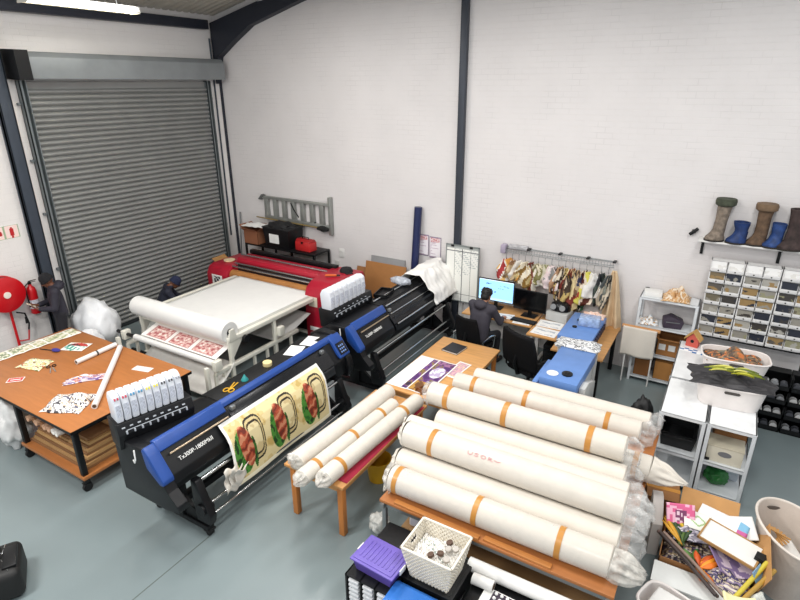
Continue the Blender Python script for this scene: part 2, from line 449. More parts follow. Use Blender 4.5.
# roller shutter door
d = thing('door_1', 'grey roller shutter door', 'door', (XL, 0, 0)); del d['label'], d['category']; struct(d)
prof = []; zz = .06; pitchz = .0915
b = MB()
n = int((4.62 - .06) / pitchz)
pts = []
for k in range(n):
    for q in range(6):
        t = q / 6.0
        pts.append((.058 + .036 * math.sin(PI * min(1, t / .78)) if t < .78 else .034, .06 + (k + t) * pitchz))
pts.append((.065, 4.64))
rings = [[(x, 5.16, z) for x, z in pts], [(x, 8.86, z) for x, z in pts]]
b.rings(rings, False, False, closed=False); b.build('shutter_curtain', SLAT, d, ang=60)
b = MB(); b.b2((.03, 5.2, .0), (.1, 8.82, .065), .005); b.build('bottom_rail', mat('rail_dark', '#3c3f42', .5, .4), d)
for y0, nm in ((5.05, 'guide_rail'), (8.84, 'guide_rail')):
    b = MB(); b.b2((.005, y0, 0), (.115, y0 + .016, 4.66)); b.b2((.005, y0 + .1, 0), (.115, y0 + .116, 4.66)); b.b2((.005, y0, 0), (.03, y0 + .116, 4.66)); b.b2((.1, y0, 0), (.115, y0 + .045, 4.66))
    for z in (.6, 1.5, 2.5, 3.4, 4.3): b.box((.03, y0 - .03 if y0 < 6 else y0 + .15, z), (.05, .05, .04))
    b.build(nm, GALV, d)
b = MB(); b.prism([(.004, 4.68), (.36, 4.68), (.36, 5.0), (.3, 5.08), (.004, 5.1)], 'y', 5.14, 9.16, bev=.006); b.build('shutter_hood', mat('hood_steel', '#8b9092', .45, .25, var=.12, scale=2), d)
b = MB(); b.prism([(.0, 4.68), (.42, 4.66), (.42, 5.1), (.0, 5.12)], 'y', 4.93, 5.135); b.build('drive_bracket', BLACKM, d)

# fluorescent fitting hanging from the roof, the one in view
TUBE = mat('tube_light', '#fff6d8', .3, emit=9.0, var=0.0)
def light_fitting(name, x, y, lab, z=5.62, ln=1.7):
    t = thing(name, lab, 'ceiling light', (x, y, z), 0, 'fluorescent roof lights')
    b = MB(); b.prism([(-.13, .02), (-.05, .11), (.05, .11), (.13, .02), (.12, .01), (.045, .085), (-.045, .085), (-.12, .01)], 'y', -ln / 2, ln / 2); 
    b.b2((-.12, -ln / 2, .0), (.12, -ln / 2 + .02, .09)); b.b2((-.12, ln / 2 - .02, 0), (.12, ln / 2, .09)); b.build('reflector', mat('fitting_white', '#d7d5cd', .4), t)
    for sx in (-.055, .055):
        b = MB(); b.cyl((sx, -ln / 2 + .03, .035), (sx, ln / 2 - .03, .035), .02, n=12); b.build('fluorescent_tube', TUBE, t)
    for sy in (-.55, .55):
        b = MB(); b.cyl((0, sy, .11), (0, sy, roofz(x) + .1 - z), .006, n=6); b.build('hanger', GREYM, t)
    return t
light_fitting('fluorescent_light', -8.6, 5.42, 'long white fluorescent light fitting hanging under the roof above the shutter door')

# lights: added area lamps under the roof, without fittings, daylight from the open side behind the camera
def area(name, loc, rot, sx, sy, e, col=(1, 1, 1)):
    l = bpy.data.lights.new(name, 'AREA'); l.shape = 'RECTANGLE'; l.size = sx; l.size_y = sy; l.energy = e; l.color = col
    o = bpy.data.objects.new(name, l); COL.objects.link(o); o.location = loc; o.rotation_euler = rot; return o
for x, y, e in ((-6.2, 3.2, 95), (-3.0, 3.2, 80), (0.4, 3.0, 80), (-6.2, 6.4, 62), (-2.8, 6.2, 70), (0.6, 6.2, 75), (-8.4, 5.4, 22), (-5.6, -.4, 260), (-1, -.5, 110)):  # strongest one added to brighten the near left floor; one backs the fitting
    area('fill_lamp', (x, y, min(6.05, roofz(x) - .2)), (0, 0, 0), .5, 1.6, e, (1, .985, .96))
w = bpy.data.worlds.new('world'); SC.world = w; w.use_nodes = True
w.node_tree.nodes['Background'].inputs[0].default_value = (.93, .96, 1, 1); w.node_tree.nodes['Background'].inputs[1].default_value = .75
SC.view_settings.view_transform = 'Standard'; SC.view_settings.look = 'None'; SC.view_settings.gamma = 1; SC.view_settings.use_curve_mapping = False
SC.view_settings.exposure = 0.16
# ================================================================ work table on castors (left)
tb = thing('work_table', 'large square wood-topped work table with black legs on castors and a low shelf', 'table', (-7.45, 3.51, 0))
X0, X1, Y0, Y1 = -1.46, 1.46, -.85, .85
b = MB(); b.b2((X0, Y0, .862), (X1, Y1, .892), .004); b.build('tabletop', ORANGEWD, tb)
b = MB(); b.b2((X0 - .002, Y0 - .003, .85), (X1 + .002, Y0 + .02, .888)); b.b2((X1 - .02, Y0 - .002, .85), (X1 + .003, Y1, .888)); b.b2((X0, Y1 - .02, .85), (X1, Y1 + .003, .888))
b.b2((X0 + .05, Y0 + .05, .80), (X1 - .05, Y0 + .09, .86)); b.b2((X0 + .05, Y1 - .09, .80), (X1 - .05, Y1 - .05, .86)); b.b2((X1 - .1, Y0 + .05, .80), (X1 - .06, Y1 - .05, .86))
b.build('edge_frame', BLACKM, tb)
b = MB(); b.b2((.05, Y0 + .02, .19), (X1 - .01, Y1 - .02, .23), .003); b.build('lower_shelf', ORANGEWD, tb)
for lx in (X1 - .07, .1, X0 + .07):
    for ly in (Y0 + .07, Y1 - .07):
        b = MB(); b.box((lx, ly, .48), (.065, .065, .76), .005); lg = b.build('leg', BLACKM, tb)
        b = MB(); b.cyl((lx - .02, ly, .055), (lx + .02, ly, .055), .055, n=20); b.cyl((lx - .024, ly, .055), (lx + .024, ly, .055), .025, n=12)
        b.prism([(ly - .03, .05), (ly + .03, .05), (ly + .035, .11), (ly - .035, .11)], 'x', lx - .034, lx - .028); b.prism([(ly - .03, .05), (ly + .03, .05), (ly + .035, .11), (ly - .035, .11)], 'x', lx + .028, lx + .034); b.box((lx, ly, .108), (.08, .08, .008))
        b.build('caster', DARK, lg)
TZ = .893
# boards, cartons and rolls on the low shelf
z = .232
tones = [('#8a6440', 'brown'), ('#ab8556', 'tan'), ('#7a5636', 'dark brown'), ('#b8925f', 'light tan')]
for i in range(9):
    b = MB(); w_ = 1.22 - .03 * i; b.b2((-w_ / 2, -.72 + .02 * i, 0), (w_ / 2, .7, .034)); 
    o = b.build('hardboard_panel', mat('board%d' % (i % 4), tones[i % 4][0], .75), None)
    tag(o, tones[i % 4][1] + ' board in the flat stack on the low shelf, ' + ['lowest', 'second from the bottom', 'third from the bottom', 'fourth from the bottom', 'fifth from the bottom', 'sixth from the bottom', 'seventh from the bottom', 'eighth from the bottom', 'topmost'][i], 'board', (-6.72 + .02 * (i % 2), 3.5, z), group='boards under the work table'); z += .0355
def carton(name, loc, rz, d, m, label, flaps=True, group=None, openness=1.9):
    t = thing(name, label, 'box', loc, rz, group)
    w, l, h = d; k = .006
    b = MB(); b.b2((-w / 2, -l / 2, 0), (w / 2, l / 2, k)); b.b2((-w / 2, -l / 2, 0), (-w / 2 + k, l / 2, h)); b.b2((w / 2 - k, -l / 2, 0), (w / 2, l / 2, h)); b.b2((-w / 2, -l / 2, 0), (w / 2, -l / 2 + k, h)); b.b2((-w / 2, l / 2 - k, 0), (w / 2, l / 2, h)); b.build('carton_body', m, t)
    if flaps:
        for s in (-1, 1):
            a = openness
            b = MB(); M = Matrix.Translation((s * (w / 2 - k), 0, h)) @ Matrix.Rotation(s * (PI / 2 - a), 4, 'Y') 
            b.b2((-k / 2, -l / 2, 0), (k / 2, l / 2, w * .42), M=Matrix.Translation((s * (w / 2 - k), 0, h)) @ Matrix.Rotation(s * a * .5, 4, 'Y')); b.build('flap', m, t)
            b = MB(); b.b2((-w / 2, -k / 2, 0), (w / 2, k / 2, w * .3), M=Matrix.Translation((0, s * (l / 2 - k), h)) @ Matrix.Rotation(-s * a * .55, 4, 'X')); b.build('flap', m, t)
    else:
        b = MB(); b.b2((-w / 2, -l / 2, h - k), (w / 2, -.002, h)); b.build('flap', m, t); b = MB(); b.b2((-w / 2, .002, h - k), (w / 2, l / 2, h)); b.build('flap', m, t)
        b = MB(); b.b2((-w / 2 - .001, -.03, h - .002), (w / 2 + .001, .03, h + .0015)); b.b2((-w / 2 - .0015, -.03, h - .07), (-w / 2, .03, h)); b.b2((w / 2, -.03, h - .07), (w / 2 + .0015, .03, h)); b.build('tape_strip', TAPE, t)
    return t
carton('cardboard_box', (-6.26, 3.72, z), 0, (.42, .95, .09), CARD, 'flat light brown carton on the boards at the printer end of the low shelf', False)
carton('cardboard_box', (-6.27, 3.76, z + .093), .04, (.4, .8, .08), mat('card3', '#c0925c', .8), 'second flat carton stacked on the light brown carton under the work table', False)
for i in range(8):
    x = -7.25 + i * .094; 
    b = MB(); L_ = .95
    b.lathe([(.012, -L_ / 2 + .02), (.022, -L_ / 2), (.04, -L_ / 2), (.0405, L_ / 2), (.022, L_ / 2), (.012, L_ / 2 - .02)], n=18, M=Matrix.Translation((0, 0, .041)) @ Matrix.Rotation(PI / 2, 4, 'X'))
    o = b.build('paper_roll', [mat('roll_tan', '#c9a183', .7), mat('roll_white', '#e8e4dd', .7), mat('roll_brown', '#9b6f4c', .7)][(0, 2, 0, 2, 0, 0, 1, 1)[i]], None)
    tag(o, '%s roll end under the work table, %s from the left of the row' % (('tan', 'brown', 'tan', 'brown', 'tan', 'tan', 'white', 'white')[i], ('first', 'second', 'third', 'fourth', 'fifth', 'sixth', 'seventh', 'eighth')[i]), 'roll', (x, 3.24 + .04 * hsh(i, 3), z), .03 * (hsh(i) - .5), 'short rolls on the low shelf')
# things on the table top
def plain_roll(name, p0, p1, r, m, label, band=None, inner=True, group=None):
    p0 = Vector(p0); p1 = Vector(p1); d = p1 - p0; L = d.length
    t = thing(name, label, 'roll', (p0 + p1) / 2 - Vector((0, 0, r)), math.atan2(d.y, d.x), group)
    b = MB(); M = Matrix.Translation((0, 0, r)) @ Matrix.Rotation(PI / 2, 4, 'Y')
    b.lathe([(r * .62, -L / 2 + .05), (r * .66, -L / 2), (r, -L / 2), (r * 1.0, L / 2), (r * .66, L / 2), (r * .62, L / 2 - .05)], n=24, M=M); b.build('roll_sheet', m, t)
    for s in (-1, 1):
        b = MB(); b.lathe([(r * .42, -.03), (r * .62, -.03), (r * .62, .03), (r * .42, .03)], n=18, M=M @ Matrix.Translation((0, 0, s * (L / 2 - .028)))); b.build('core', mat('core_dark', '#54402f', .8), t)
    if band:
        b = MB(); b.lathe([(r * .98, -.012), (r * 1.05, -.012), (r * 1.05, .012), (r * .98, .012)], n=24, M=M); b.build('band', band, t)
    return t
plain_roll('paper_roll', (-6.22, 3.1, TZ + .038), (-7.46, 4.28, TZ + .038), .037, WHITE, 'long thin white paper roll lying diagonally across the work table')
plain_roll('paper_roll', (-7.55, 3.66, TZ + .036), (-7.6, 4.3, TZ + .036), .035, PAPER, 'short white roll with a black band beside the long roll on the work table', BLACK)
# crumpled printed fabric
def crumple(name, loc, rz, sx, sy, h, cols, label, cat='fabric', seed=0, n=34, rest=0.0, m=None):
    b = MB()
    def pos(u, v):
        x = (u - .5); y = (v - .5); rr = 1 + .2 * noise.noise(Vector((u * 3 + seed, v * 3, seed * 2.2)))
        q = max(0, 1 - (abs(x) * 2) ** 3) * max(0, 1 - (abs(y) * 2) ** 3)
        zz = (.2 + abs(noise.noise(Vector((u * 3.0 + seed, v * 3.0, 1.7))) * 1.5 + .25 * noise.noise(Vector((u * 7, v * 7, seed))))) * q
        return (x * sx * rr, y * sy * rr, .004 + h * max(0, zz))
    def cl(u, v):
        k = int(abs(noise.noise(Vector((u * 3.2 + seed * 3, v * 6.5, .3)))) * 1.9 * len(cols)) % len(cols)
        return cols[k]
    b.grid(pos, n, n, cl); o = b.build(name, m or PRINT, None, thick=.004, off=1, ang=80)
    return tag(o, label, cat, loc, rz)
crumple('printed_fabric', (-6.62, 3.0, TZ), .5, .5, .42, .11, ['#f2f0ee', '#35333c', '#ece8e4', '#c9b29a', '#f7f5f2', '#58586a'], 'crumpled white fabric with dark stripes at the near corner of the work table', seed=3)
crumple('printed_fabric', (-7.02, 3.48, TZ), .9, .52, .16, .05, ['#d9cfd8', '#6a4a86', '#c57a58', '#efeae6', '#4f5aa2'], 'folded purple and orange printed fabric beside the long white roll', seed=8)
crumple('printed_fabric', (-8.05, 3.36, TZ), .3, .4, .3, .04, ['#efe6c0', '#d9d18a', '#f4efe2', '#7b8a4e', '#c46a4e'], 'yellow flowered cut-out fabric pieces lying on the work table', seed=12)
def strip_col(u, v):
    k = hsh(int(u * 9), 3)
    if v < .12 or v > .88 or (u * 9) % 1 < .08: return '#f3f1ea'
    return ['#dfe0c8', '#b9bb92', '#e9e4d4', '#8d9a7a', '#d8cdb4'][int(hsh(int(u * 40), int(v * 9)) * 5)]
b = MB(); b.grid(lambda u, v: ((u - .5) * .3, (v - .5) * 1.5, .004 + .02 * abs(noise.noise(Vector((u * 2, v * 7, 2))))), 10, 60, lambda u, v: strip_col(v, u)); o = b.build('printed_strip', PRINT, None, thick=.003, off=1)
tag(o, 'long pale strip of printed fabric along the far left edge of the work table', 'fabric', (-8.72, 3.58, TZ), -.06)
def tealcol(u, v):
    if not ((u - .5) ** 2 * 4.4 + (v - .5) ** 2 * 4.4 < 1.0): return '#f1efe8'
    if v > .62: return '#c2413a' if hsh(int(u * 12), int(v * 8)) > .35 else '#2b2b2b'
    return '#3fa38f' if hsh(int(u * 10), int(v * 7)) > .3 else '#e8efe9'
b = MB(); b.grid(lambda u, v: ((u - .5) * .36, (v - .5) * .26, .003 + .004 * u), 24, 20, tealcol); o = b.build('printed_card', PRINT, None, thick=.004, off=1)
tag(o, 'small white card printed teal and red near the far end of the work table', 'card', (-8.1, 3.98, TZ), .4)
b = MB(); b.b2((-.14, -.06, 0), (.14, .06, .006), .002); o = b.build('blank_card', PAPER, None); tag(o, 'blank white card lying near the printer end of the work table', 'card', (-6.62, 4.05, TZ), .25)
def tagcol(u, v): return '#d6332f' if (.1 < v < .9 and .06 < u < .94 and not (.35 < v < .65 and .2 < u < .8)) else '#f3ece8'
b = MB(); b.grid(lambda u, v: ((u - .5) * .2, (v - .5) * .12, .004), 16, 10, tagcol); o = b.build('printed_tag', PRINT, None, thick=.004, off=1)
tag(o, 'small red and white tag at the left end of the work table', 'tag', (-7.82, 2.98, TZ), .8)
t = thing('brush', 'purple headed brush on a thin dark handle lying on the work table', 'brush', (-8.28, 3.72, TZ), .3)
b = MB(); b.cyl((-.22, 0, .012), (.02, 0, .014), .007, n=8); b.build('handle', DARK, t); b = MB(); b.blob((.07, 0, .025), (.07, .04, .024), .2, 5, 10); b.build('brush_head', mat('purple_bristle', '#3b3488', .7), t)
t = thing('scissors', 'dark scissors lying on the yellow flowered cut-outs', 'scissors', (-7.75, 3.42, TZ + .0), -.4)
for s in (-1, 1):
    b = MB(); b.box((.09, s * .012, .006), (.16, .014, .004), M=Matrix.Rotation(s * .12, 4, 'Z')); b.build('blade', CHROME, t)
    q = [Vector((-.05 + .035 * math.cos(a), s * .035 + .024 * math.sin(a), .007)) for a in [2 * PI * k / 16 for k in range(17)]]
    b = MB(); b.tube(q, .006, 6, cap=False); b.build('finger_loop', BLACK, t)
# sacks
def sack(name, loc, d, label, m, seed, amp=.22, lean=None, cat='bag'):
    b = MB(); M = lean
    b.blob((0, 0, d[2]), d, amp, 2.2, 16, seed, flat=0.0)
    for v in b.bm.verts:
        f = noise.noise(v.co * 7 + Vector((seed, 0, 0))) * .025 + noise.noise(v.co * 16 + Vector((0, seed, 0))) * .012
        v.co += v.co.normalized() * f
        if v.co.z < 0: v.co.z = 0
    if M is not None: bmesh.ops.transform(b.bm, matrix=M, verts=b.bm.verts)
    o = b.build(name, m, None, ang=80); return tag(o, label, cat, loc)
SACK = mat('sack_plastic', '#e3e4e6', .38, bump=.3, bscale=22)
sack('plastic_sack', (-9.5, 5.1, 0), (.46, .34, .5), 'big bulging white plastic sack leaning against the shutter door', SACK, 4, .16)
sack('plastic_sack', (-8.98, 4.68, 0), (.22, .2, .36), 'smaller white plastic sack slumped in front of the big sack by the door', SACK, 9, .16)
sack('wrapped_bundle', (-8.98, 5.98, 0), (.26, .3, .36), 'bundle of crumpled clear plastic on the floor behind the white table rolls', plastic_film('bundle_film', '#dcdcd6', .75), 14, .3)
sack('scrap_bag', (-7.78, 2.78, 0), (.24, .2, .36), 'white bag of fabric scraps on the floor under the left edge of the work table', mat('scrap_white', '#dcdcda', .6, var=.15, scale=9), 21, .3)
# black equipment bag, bottom left
t = thing('equipment_bag', 'black equipment bag with a red panel on the floor at the bottom left corner', 'bag', (-5.42, 1.5, 0), -.5)
b = MB(); b.box((0, 0, .17), (.5, .36, .33), .07, seg=4); b.build('bag_body', mat('black_nylon', '#141414', .6, bump=.2), t)
b = MB(); b.box((.02, .1, .345), (.3, .12, .03), .01); b.tube([(-.16, 0, .335), (-.12, 0, .40), (.12, 0, .40), (.16, 0, .335)], .014, 8); b.build('handle', BLACK, t)
b = MB(); b.box((-.06, -.16, .22), (.3, .07, .2), .02); b.build('red_panel', FIRE, t)
b = MB(); b.tube([(-.2, .05, .338), (0, .02, .342), (.2, .09, .338)], .004, 6); b.tube([(-.1, -.02, .338), (-.05, .1, .342)], .004, 6); b.build('zip', CHROME, t)

# ================================================================ hose reel, extinguisher, sign
t = thing('fire_hose_reel', 'round red fire hose reel mounted on the white wall', 'hose reel', (XL + .03, 4.02, 1.36))
Mr = Matrix.Rotation(PI / 2, 4, 'Y')
for x, nm in ((.05, 'disc'), (.2, 'disc')):
    b = MB(); b.lathe([(.05, 0), (.28, 0), (.298, .004), (.3, .014), (.29, .02), (.05, .03)], (0, 0, 0), 48, M=Matrix.Translation((x, 0, 0)) @ Mr); b.build(nm, FIRE, t)
b = MB(); b.lathe([(.0, -.01), (.05, -.01), (.055, .03), (.0, .035)], n=24, M=Matrix.Translation((.22, 0, 0)) @ Mr); b.build('hub', mat('hub_white', '#e8dcd0', .4), t)
b = MB()
q = []
for k in range(200):
    a = k / 24 * 2 * PI; q.append((.085 + .1 * abs(((k / 60) % 2) - 1), math.cos(a) * (.21 + .0003 * k), math.sin(a) * (.21 + .0003 * k)))
b.tube(q, .019, 8); b.build('hose', mat('hose_black', '#23201f', .5), t)
b = MB(); b.tube([(.06, .05, -.28), (.06, .05, -.5), (.06, .05, -1.3)], .022, 10); b.tube([(.06, .05, -.9), (.1, .2, -.92), (.1, .24, -.75)], .014, 8); b.build('supply_pipe', FIRE, t)
b = MB(); b.tube([(.15, .1, -.36), (.15, .22, -.42), (.12, .26, -.62), (.1, .24, -.74)], .014, 8); b.cyl((.1, .24, -.62), (.1, .24, -.5), .024, .016, 10); b.build('nozzle', BLACK, t)
b = MB(); b.b2((0, -.08, -.2), (.06, .08, .2), .01); b.build('bracket', FIRE, t)
t = thing('fire_extinguisher', 'red fire extinguisher hung on the wall beside the hose reel', 'extinguisher', (XL + .11, 4.46, .86))
b = MB(); b.lathe([(.0, 0), (.07, 0), (.078, .012), (.078, .4), (.065, .46), (.03, .5), (.025, .53), (0, .53)], n=24); b.build('cylinder', FIRE, t)
b = MB(); b.lathe([(.0792, .1), (.0796, .1), (.0796, .26), (.0792, .26)], n=24); b.build('label_band', mat('ext_label', '#c9c6d0', .5, var=.3, scale=40), t)
b = MB(); b.box((.0, .0, .55), (.03, .05, .05), .005); b.box((0, .05, .585), (.02, .13, .012), .003); b.box((0, .045, .56), (.02, .11, .01), .003); b.build('valve', BLACKM, t)
b = MB(); b.tube([(0, -.03, .55), (.03, -.1, .52), (.05, -.105, .35), (.04, -.095, .15)], .011, 8); b.build('hose', DARK, t)
b = MB(); b.b2((-.11, -.03, .2), (-.07, .03, .45)); b.build('wall_hook', FIRE, t)
def signcol(u, v):
    if u < .5:
        k = u * 2
        if (v - .5) > -.2 and (k - .55) ** 2 + (v - .45) ** 2 < .09 and v - k * .6 < .35: return '#b8141c'
    else:
        k = (u - .5) * 2
        if abs(k - .5) < .14 and .2 < v < .75: return '#b8141c'
        if abs(k - .5) < .07 and v < .85: return '#b8141c'
    if u < .03 or u > .97 or v < .05 or v > .95 or abs(u - .5) < .03: return '#9cb08f'
    return '#f4d9d2'
b = MB(); b.grid(lambda u, v: (.006, -.23 + u * .46, -.11 + v * .22), 60, 30, signcol); b.b2((0.0, -.232, -.112), (.005, .232, .112)); o = b.build('wall_sign', [PRINT], None, smooth=False)
tag(o, 'small pale sign with red hose and extinguisher symbols on the left wall', 'sign', (XL + .001, 4.33, 2.31))

# ================================================================ people by the door
DJ = mat('dark_jacket', '#2a2833', .75, var=.12, bump=.15, bscale=30); DT = mat('dark_trouser', '#211f25', .8); SH = mat('dark_shoe', '#171616', .6)
P = dict(head=(0, .07, 1.5), neck=(0, 0, 1.38), chest=(0, 0, 1.2), pelvis=(0, -.02, .92), face=(0, .86, -.5), up=(0, .5, .86),
  shL=(-.19, 0, 1.33), shR=(.19, 0, 1.33), elL=(-.25, .06, 1.06), elR=(.25, .06, 1.06), wrL=(-.09, .27, 1.05), wrR=(.08, .27, 1.07), pnL=(.3, -.4, .8), pnR=(-.3, -.4, .8), hdL=(.4, .7, .25), hdR=(-.4, .7, .25),
  hpL=(-.09, -.02, .9), hpR=(.09, -.02, .9), knL=(-.1, .02, .49), knR=(.1, .03, .49), anL=(-.11, -.02, .08), anR=(.11, -.01, .08), toeL=(-.13, .14, .045), toeR=(.13, .15, .045), curl=.7)
figure('person', 'person in dark jacket and black beanie standing by the sacks, holding a phone', (-9.7, 4.62, 0), R(158), P, SKIN, DJ, DT, SH, hat=mat('beanie_knit', '#17171b', .9, bump=.4, bscale=70), hood=True)
o_ph = MB(); o_ph.box((0, 0, 0), (.075, .15, .009), .003, M=Matrix.Rotation(.6, 4, 'X')); o = o_ph.build('phone', mat('pale_phone', '#d9cdb8', .3), None)
fx, fy = -math.sin(R(158)), math.cos(R(158)); tag(o, 'pale phone held in the hands of the standing person', 'phone', (-9.7 + fx * .37, 4.62 + fy * .37, 1.125), R(158))
P = dict(head=(0, .22, .93), neck=(0, .1, .86), chest=(0, .02, .7), pevis=0, pelvis=(0, -.12, .42), face=(0, .75, -.66), up=(0, .66, .75),
  shL=(-.19, .06, .81), shR=(.19, .06, .81), elL=(-.25, .2, .58), elR=(.25, .2, .58), wrL=(-.12, .4, .55), wrR=(.12, .4, .55), pnL=(.2, 0, -1), pnR=(-.2, 0, -1),
  hpL=(-.1, -.1, .4), hpR=(.1, -.1, .4), knL=(-.16, .3, .46), knR=(.16, .3, .46), anL=(-.14, .1, .08), anR=(.14, .1, .08), toeL=(-.16, .27, .045), toeR=(.16, .27, .045), curl=.6)
figure('person', 'person in a navy hat and dark jacket crouching behind the white sheeted table', (-9.3, 6.45, 0), R(-35), P, SKIN, mat('navy_jacket', '#1d2030', .75, bump=.15, bscale=30), DT, SH, hat=mat('navy_knit', '#1c2340', .9, bump=.4, bscale=70))
# ================================================================ large printers
PBODY = mat('printer_black', '#0f1013', .4, var=.1, spec=.35)
PGLOSS = mat('printer_gloss', '#131519', .25, spec=.4)
LABELW = mat('label_white', '#e9e9e6', .5)
PL, PH = 1.62, -1.62      # half length
def printer(label, loc, full):
    t = thing('textile_printer', label, 'printer', loc, 0, 'wide black and blue textile printers')
    # chassis with the sloping front
    prof = [(-.3, .62), (-.3, 1.1), (-.22, 1.19), (.04, 1.19), (.12, 1.13), (.2, 1.02), (.2, .9), (.13, .84), (.13, .74), (.2, .7), (.2, .62)]
    b = MB(); b.prism(prof, 'y', -1.5, 1.55, bev=.006); b.build('chassis', PBODY, t)
    b = MB(); b.b2((-.27, -.58, 1.19), (.02, 1.3, 1.2), .004); b.build('top_cover', mat('cover_black', '#0c0d0f', .5, spec=.35), t)
    # end housings
    endp = [(-.38, .55), (-.4, 1.1), (-.25, 1.2), (.06, 1.21), (.13, 1.14), (.31, .9), (.36, .78), (.5, .68), (.5, .6), (.3, .55)]
    b = MB(); b.prism(endp, 'y', -1.62, -1.5, bev=.012); b.prism([(-.38, .6), (-.4, 1.1), (-.25, 1.19), (.06, 1.2), (.12, 1.13), (.3, .9), (.32, .8), (.2, .62)], 'y', -1.5, -.6, bev=.012); b.build('end_housing', PBODY, t)
    b = MB(); b.prism([(-.36, .6), (-.36, 1.15), (-.2, 1.24), (.03, 1.23), (.13, 1.15), (.3, .9), (.34, .76), (.3, .6)], 'y', 1.5, 1.62, bev=.012); b.prism([(-.3, .62), (-.3, 1.1), (-.22, 1.2), (.03, 1.21), (.12, 1.14), (.28, .9), (.28, .66)], 'y', 1.22, 1.5, bev=.012); b.build('end_housing', PBODY, t)
    # blue trim: top stripe and end caps
    b = MB(); b.prism([(.035, 1.17), (.035, 1.225), (.06, 1.235), (.1, 1.205), (.118, 1.165)], 'y', -1.5, 1.5, bev=.004); 
    b.build('blue_stripe', BLUE, t)
    b = MB(); b.prism([(.07, 1.19), (.07, 1.236), (.1, 1.23), (.165, 1.14), (.155, 1.12), (.1, 1.17)], 'y', -1.5, -.62, bev=.005); b.build('blue_hood_edge', BLUE, t)
    b = MB(); b.prism([(.1, 1.0), (.06, 1.2), (.1, 1.24), (.17, 1.17), (.345, .92), (.345, .87), (.28, .85)], 'y', -1.632, -1.5, bev=.016); b.build('blue_end_cap', BLUE, t)
    b = MB(); b.prism([(.06, 1.1), (.05, 1.215), (.08, 1.235), (.15, 1.16), (.3, .96), (.28, .93)], 'y', 1.37, 1.6, bev=.014); cp = b.build('blue_end_cap', BLUE, t)
    F = frame((.228, 1.485, 1.062), (0, 1, 0), (-.6, 0, .8))
    b = MB(); b.box((0, 0, .008), (.17, .18, .012), .004, M=F); b.build('control_screen', PGLOSS, cp)
    for k in range(3):
        for q in range(3):
            b = MB(); b.box((-.05 + .04 * k, -.055 + .045 * q, .017), (.024, .024, .008), .004, M=F); b.build('button', mat('button_blue', '#6f8fc8', .4), cp)
    # chrome edge and front panel with the lettering
    b = MB(); b.cyl((.215, -1.42, 1.09), (.215, -.64, 1.09), .011, n=10); b.build('edge_strip', mat('brass_edge', '#b9a68d', .3, .7), t)
    F = frame((.255, -1.12, .998), (0, 1, 0), (-.54, 0, .8))
    text_mesh('lettering', 'Tx300P-1800MkII', .062, LABELW, t, F @ Matrix.Translation((-.02, 0, .006)))
    b = MB(); b.box((.04, .55, 1.0), (.3, .001, .001))
    b.bm.clear()
    b.prism([(.12, 1.14), (.2, 1.05), (.3, .93), (.3, .9), (.18, 1.03), (.11, 1.11)], 'y', -.58, 1.22, bev=.004); b.build('front_cover', PGLOSS, t)
    for y in (-.52, 1.12):
        b = MB(); b.box((.16, y, 1.13), (.05, .06, .05), .008); b.build('cover_latch', GREYM, t)
    b = MB(); b.tube([(.0, -1.66, 1.2), (.02, -1.675, 1.1), (.0, -1.675, 1.06), (-.02, -1.672, 1.09)], .008, 8); b.build('hook', LABELW, t)
    # stand
    for y in (-1.25, 1.25):
        b = MB(); b.b2((-.12, y - .05, .1), (.06, y + .05, .62), .008); b.b2((-.45, y - .045, .07), (.45, y + .045, .14), .012); 
        b.prism([(.06, .14), (.4, .14), (.06, .4)], 'y', y - .02, y + .02); lg = b.build('stand_leg', BLACKM, t)
        for x in (-.42, .42):
            b = MB(); b.cyl((x, y - .03, .036), (x, y + .03, .036), .036, n=18); b.box((x, y, .075), (.09, .1, .03), .01); b.build('caster', DARK, lg)
    b = MB(); b.b2((-.1, -1.2, .2), (.0, 1.2, .28), .005); b.build('stand_beam', BLACKM, t)
    # paper guides and take-up bars
    for nm, x, z, r, m in (('guide_bar', .33, .66, .022, CHROME), ('take_up_bar', .4, .36, .02, CHROME), ('tension_bar', .44, .24, .016, CHROME), ('feed_bar', -.42, .45, .03, BLACKM)):
        b = MB(); b.cyl((x, -1.22, z), (x, 1.22, z), r, n=14); b.build(nm, m, t)
    for y in (-1.25, 1.25):
        b = MB(); b.prism([(.3, .18), (.5, .18), (.52, .3), (.44, .46), (.36, .7), (.28, .7), (.28, .4)], 'y', y - .045, y + .045, bev=.008); b.cyl((.4, y - .07, .36), (.4, y + .07, .36), .07, n=20); b.build('take_up_unit', PBODY, t)
    b = MB(); b.prism([(.13, .86), (.29, .83), (.3, .78), (.13, .76)], 'y', -1.2, 1.2, bev=.004); b.build('platen', PBODY, t)
    b = MB(); b.prism([(.2, 1.03), (.31, .9), (.33, .8), (.31, .8), (.295, .88), (.19, 1.0)], 'y', -.55, 1.2, bev=.002); b.build('heater_plate', mat('heater_grey', '#34373b', .3, .4), t)
    return t
P1 = printer('black and blue textile printer printing a salami design, nearest the work table', (-4.65, 4.25, 0), True)
P2 = dup(P1, (-4.65, 7.67, 0), label='black and blue textile printer against the back wall, a white sheet over its far end')
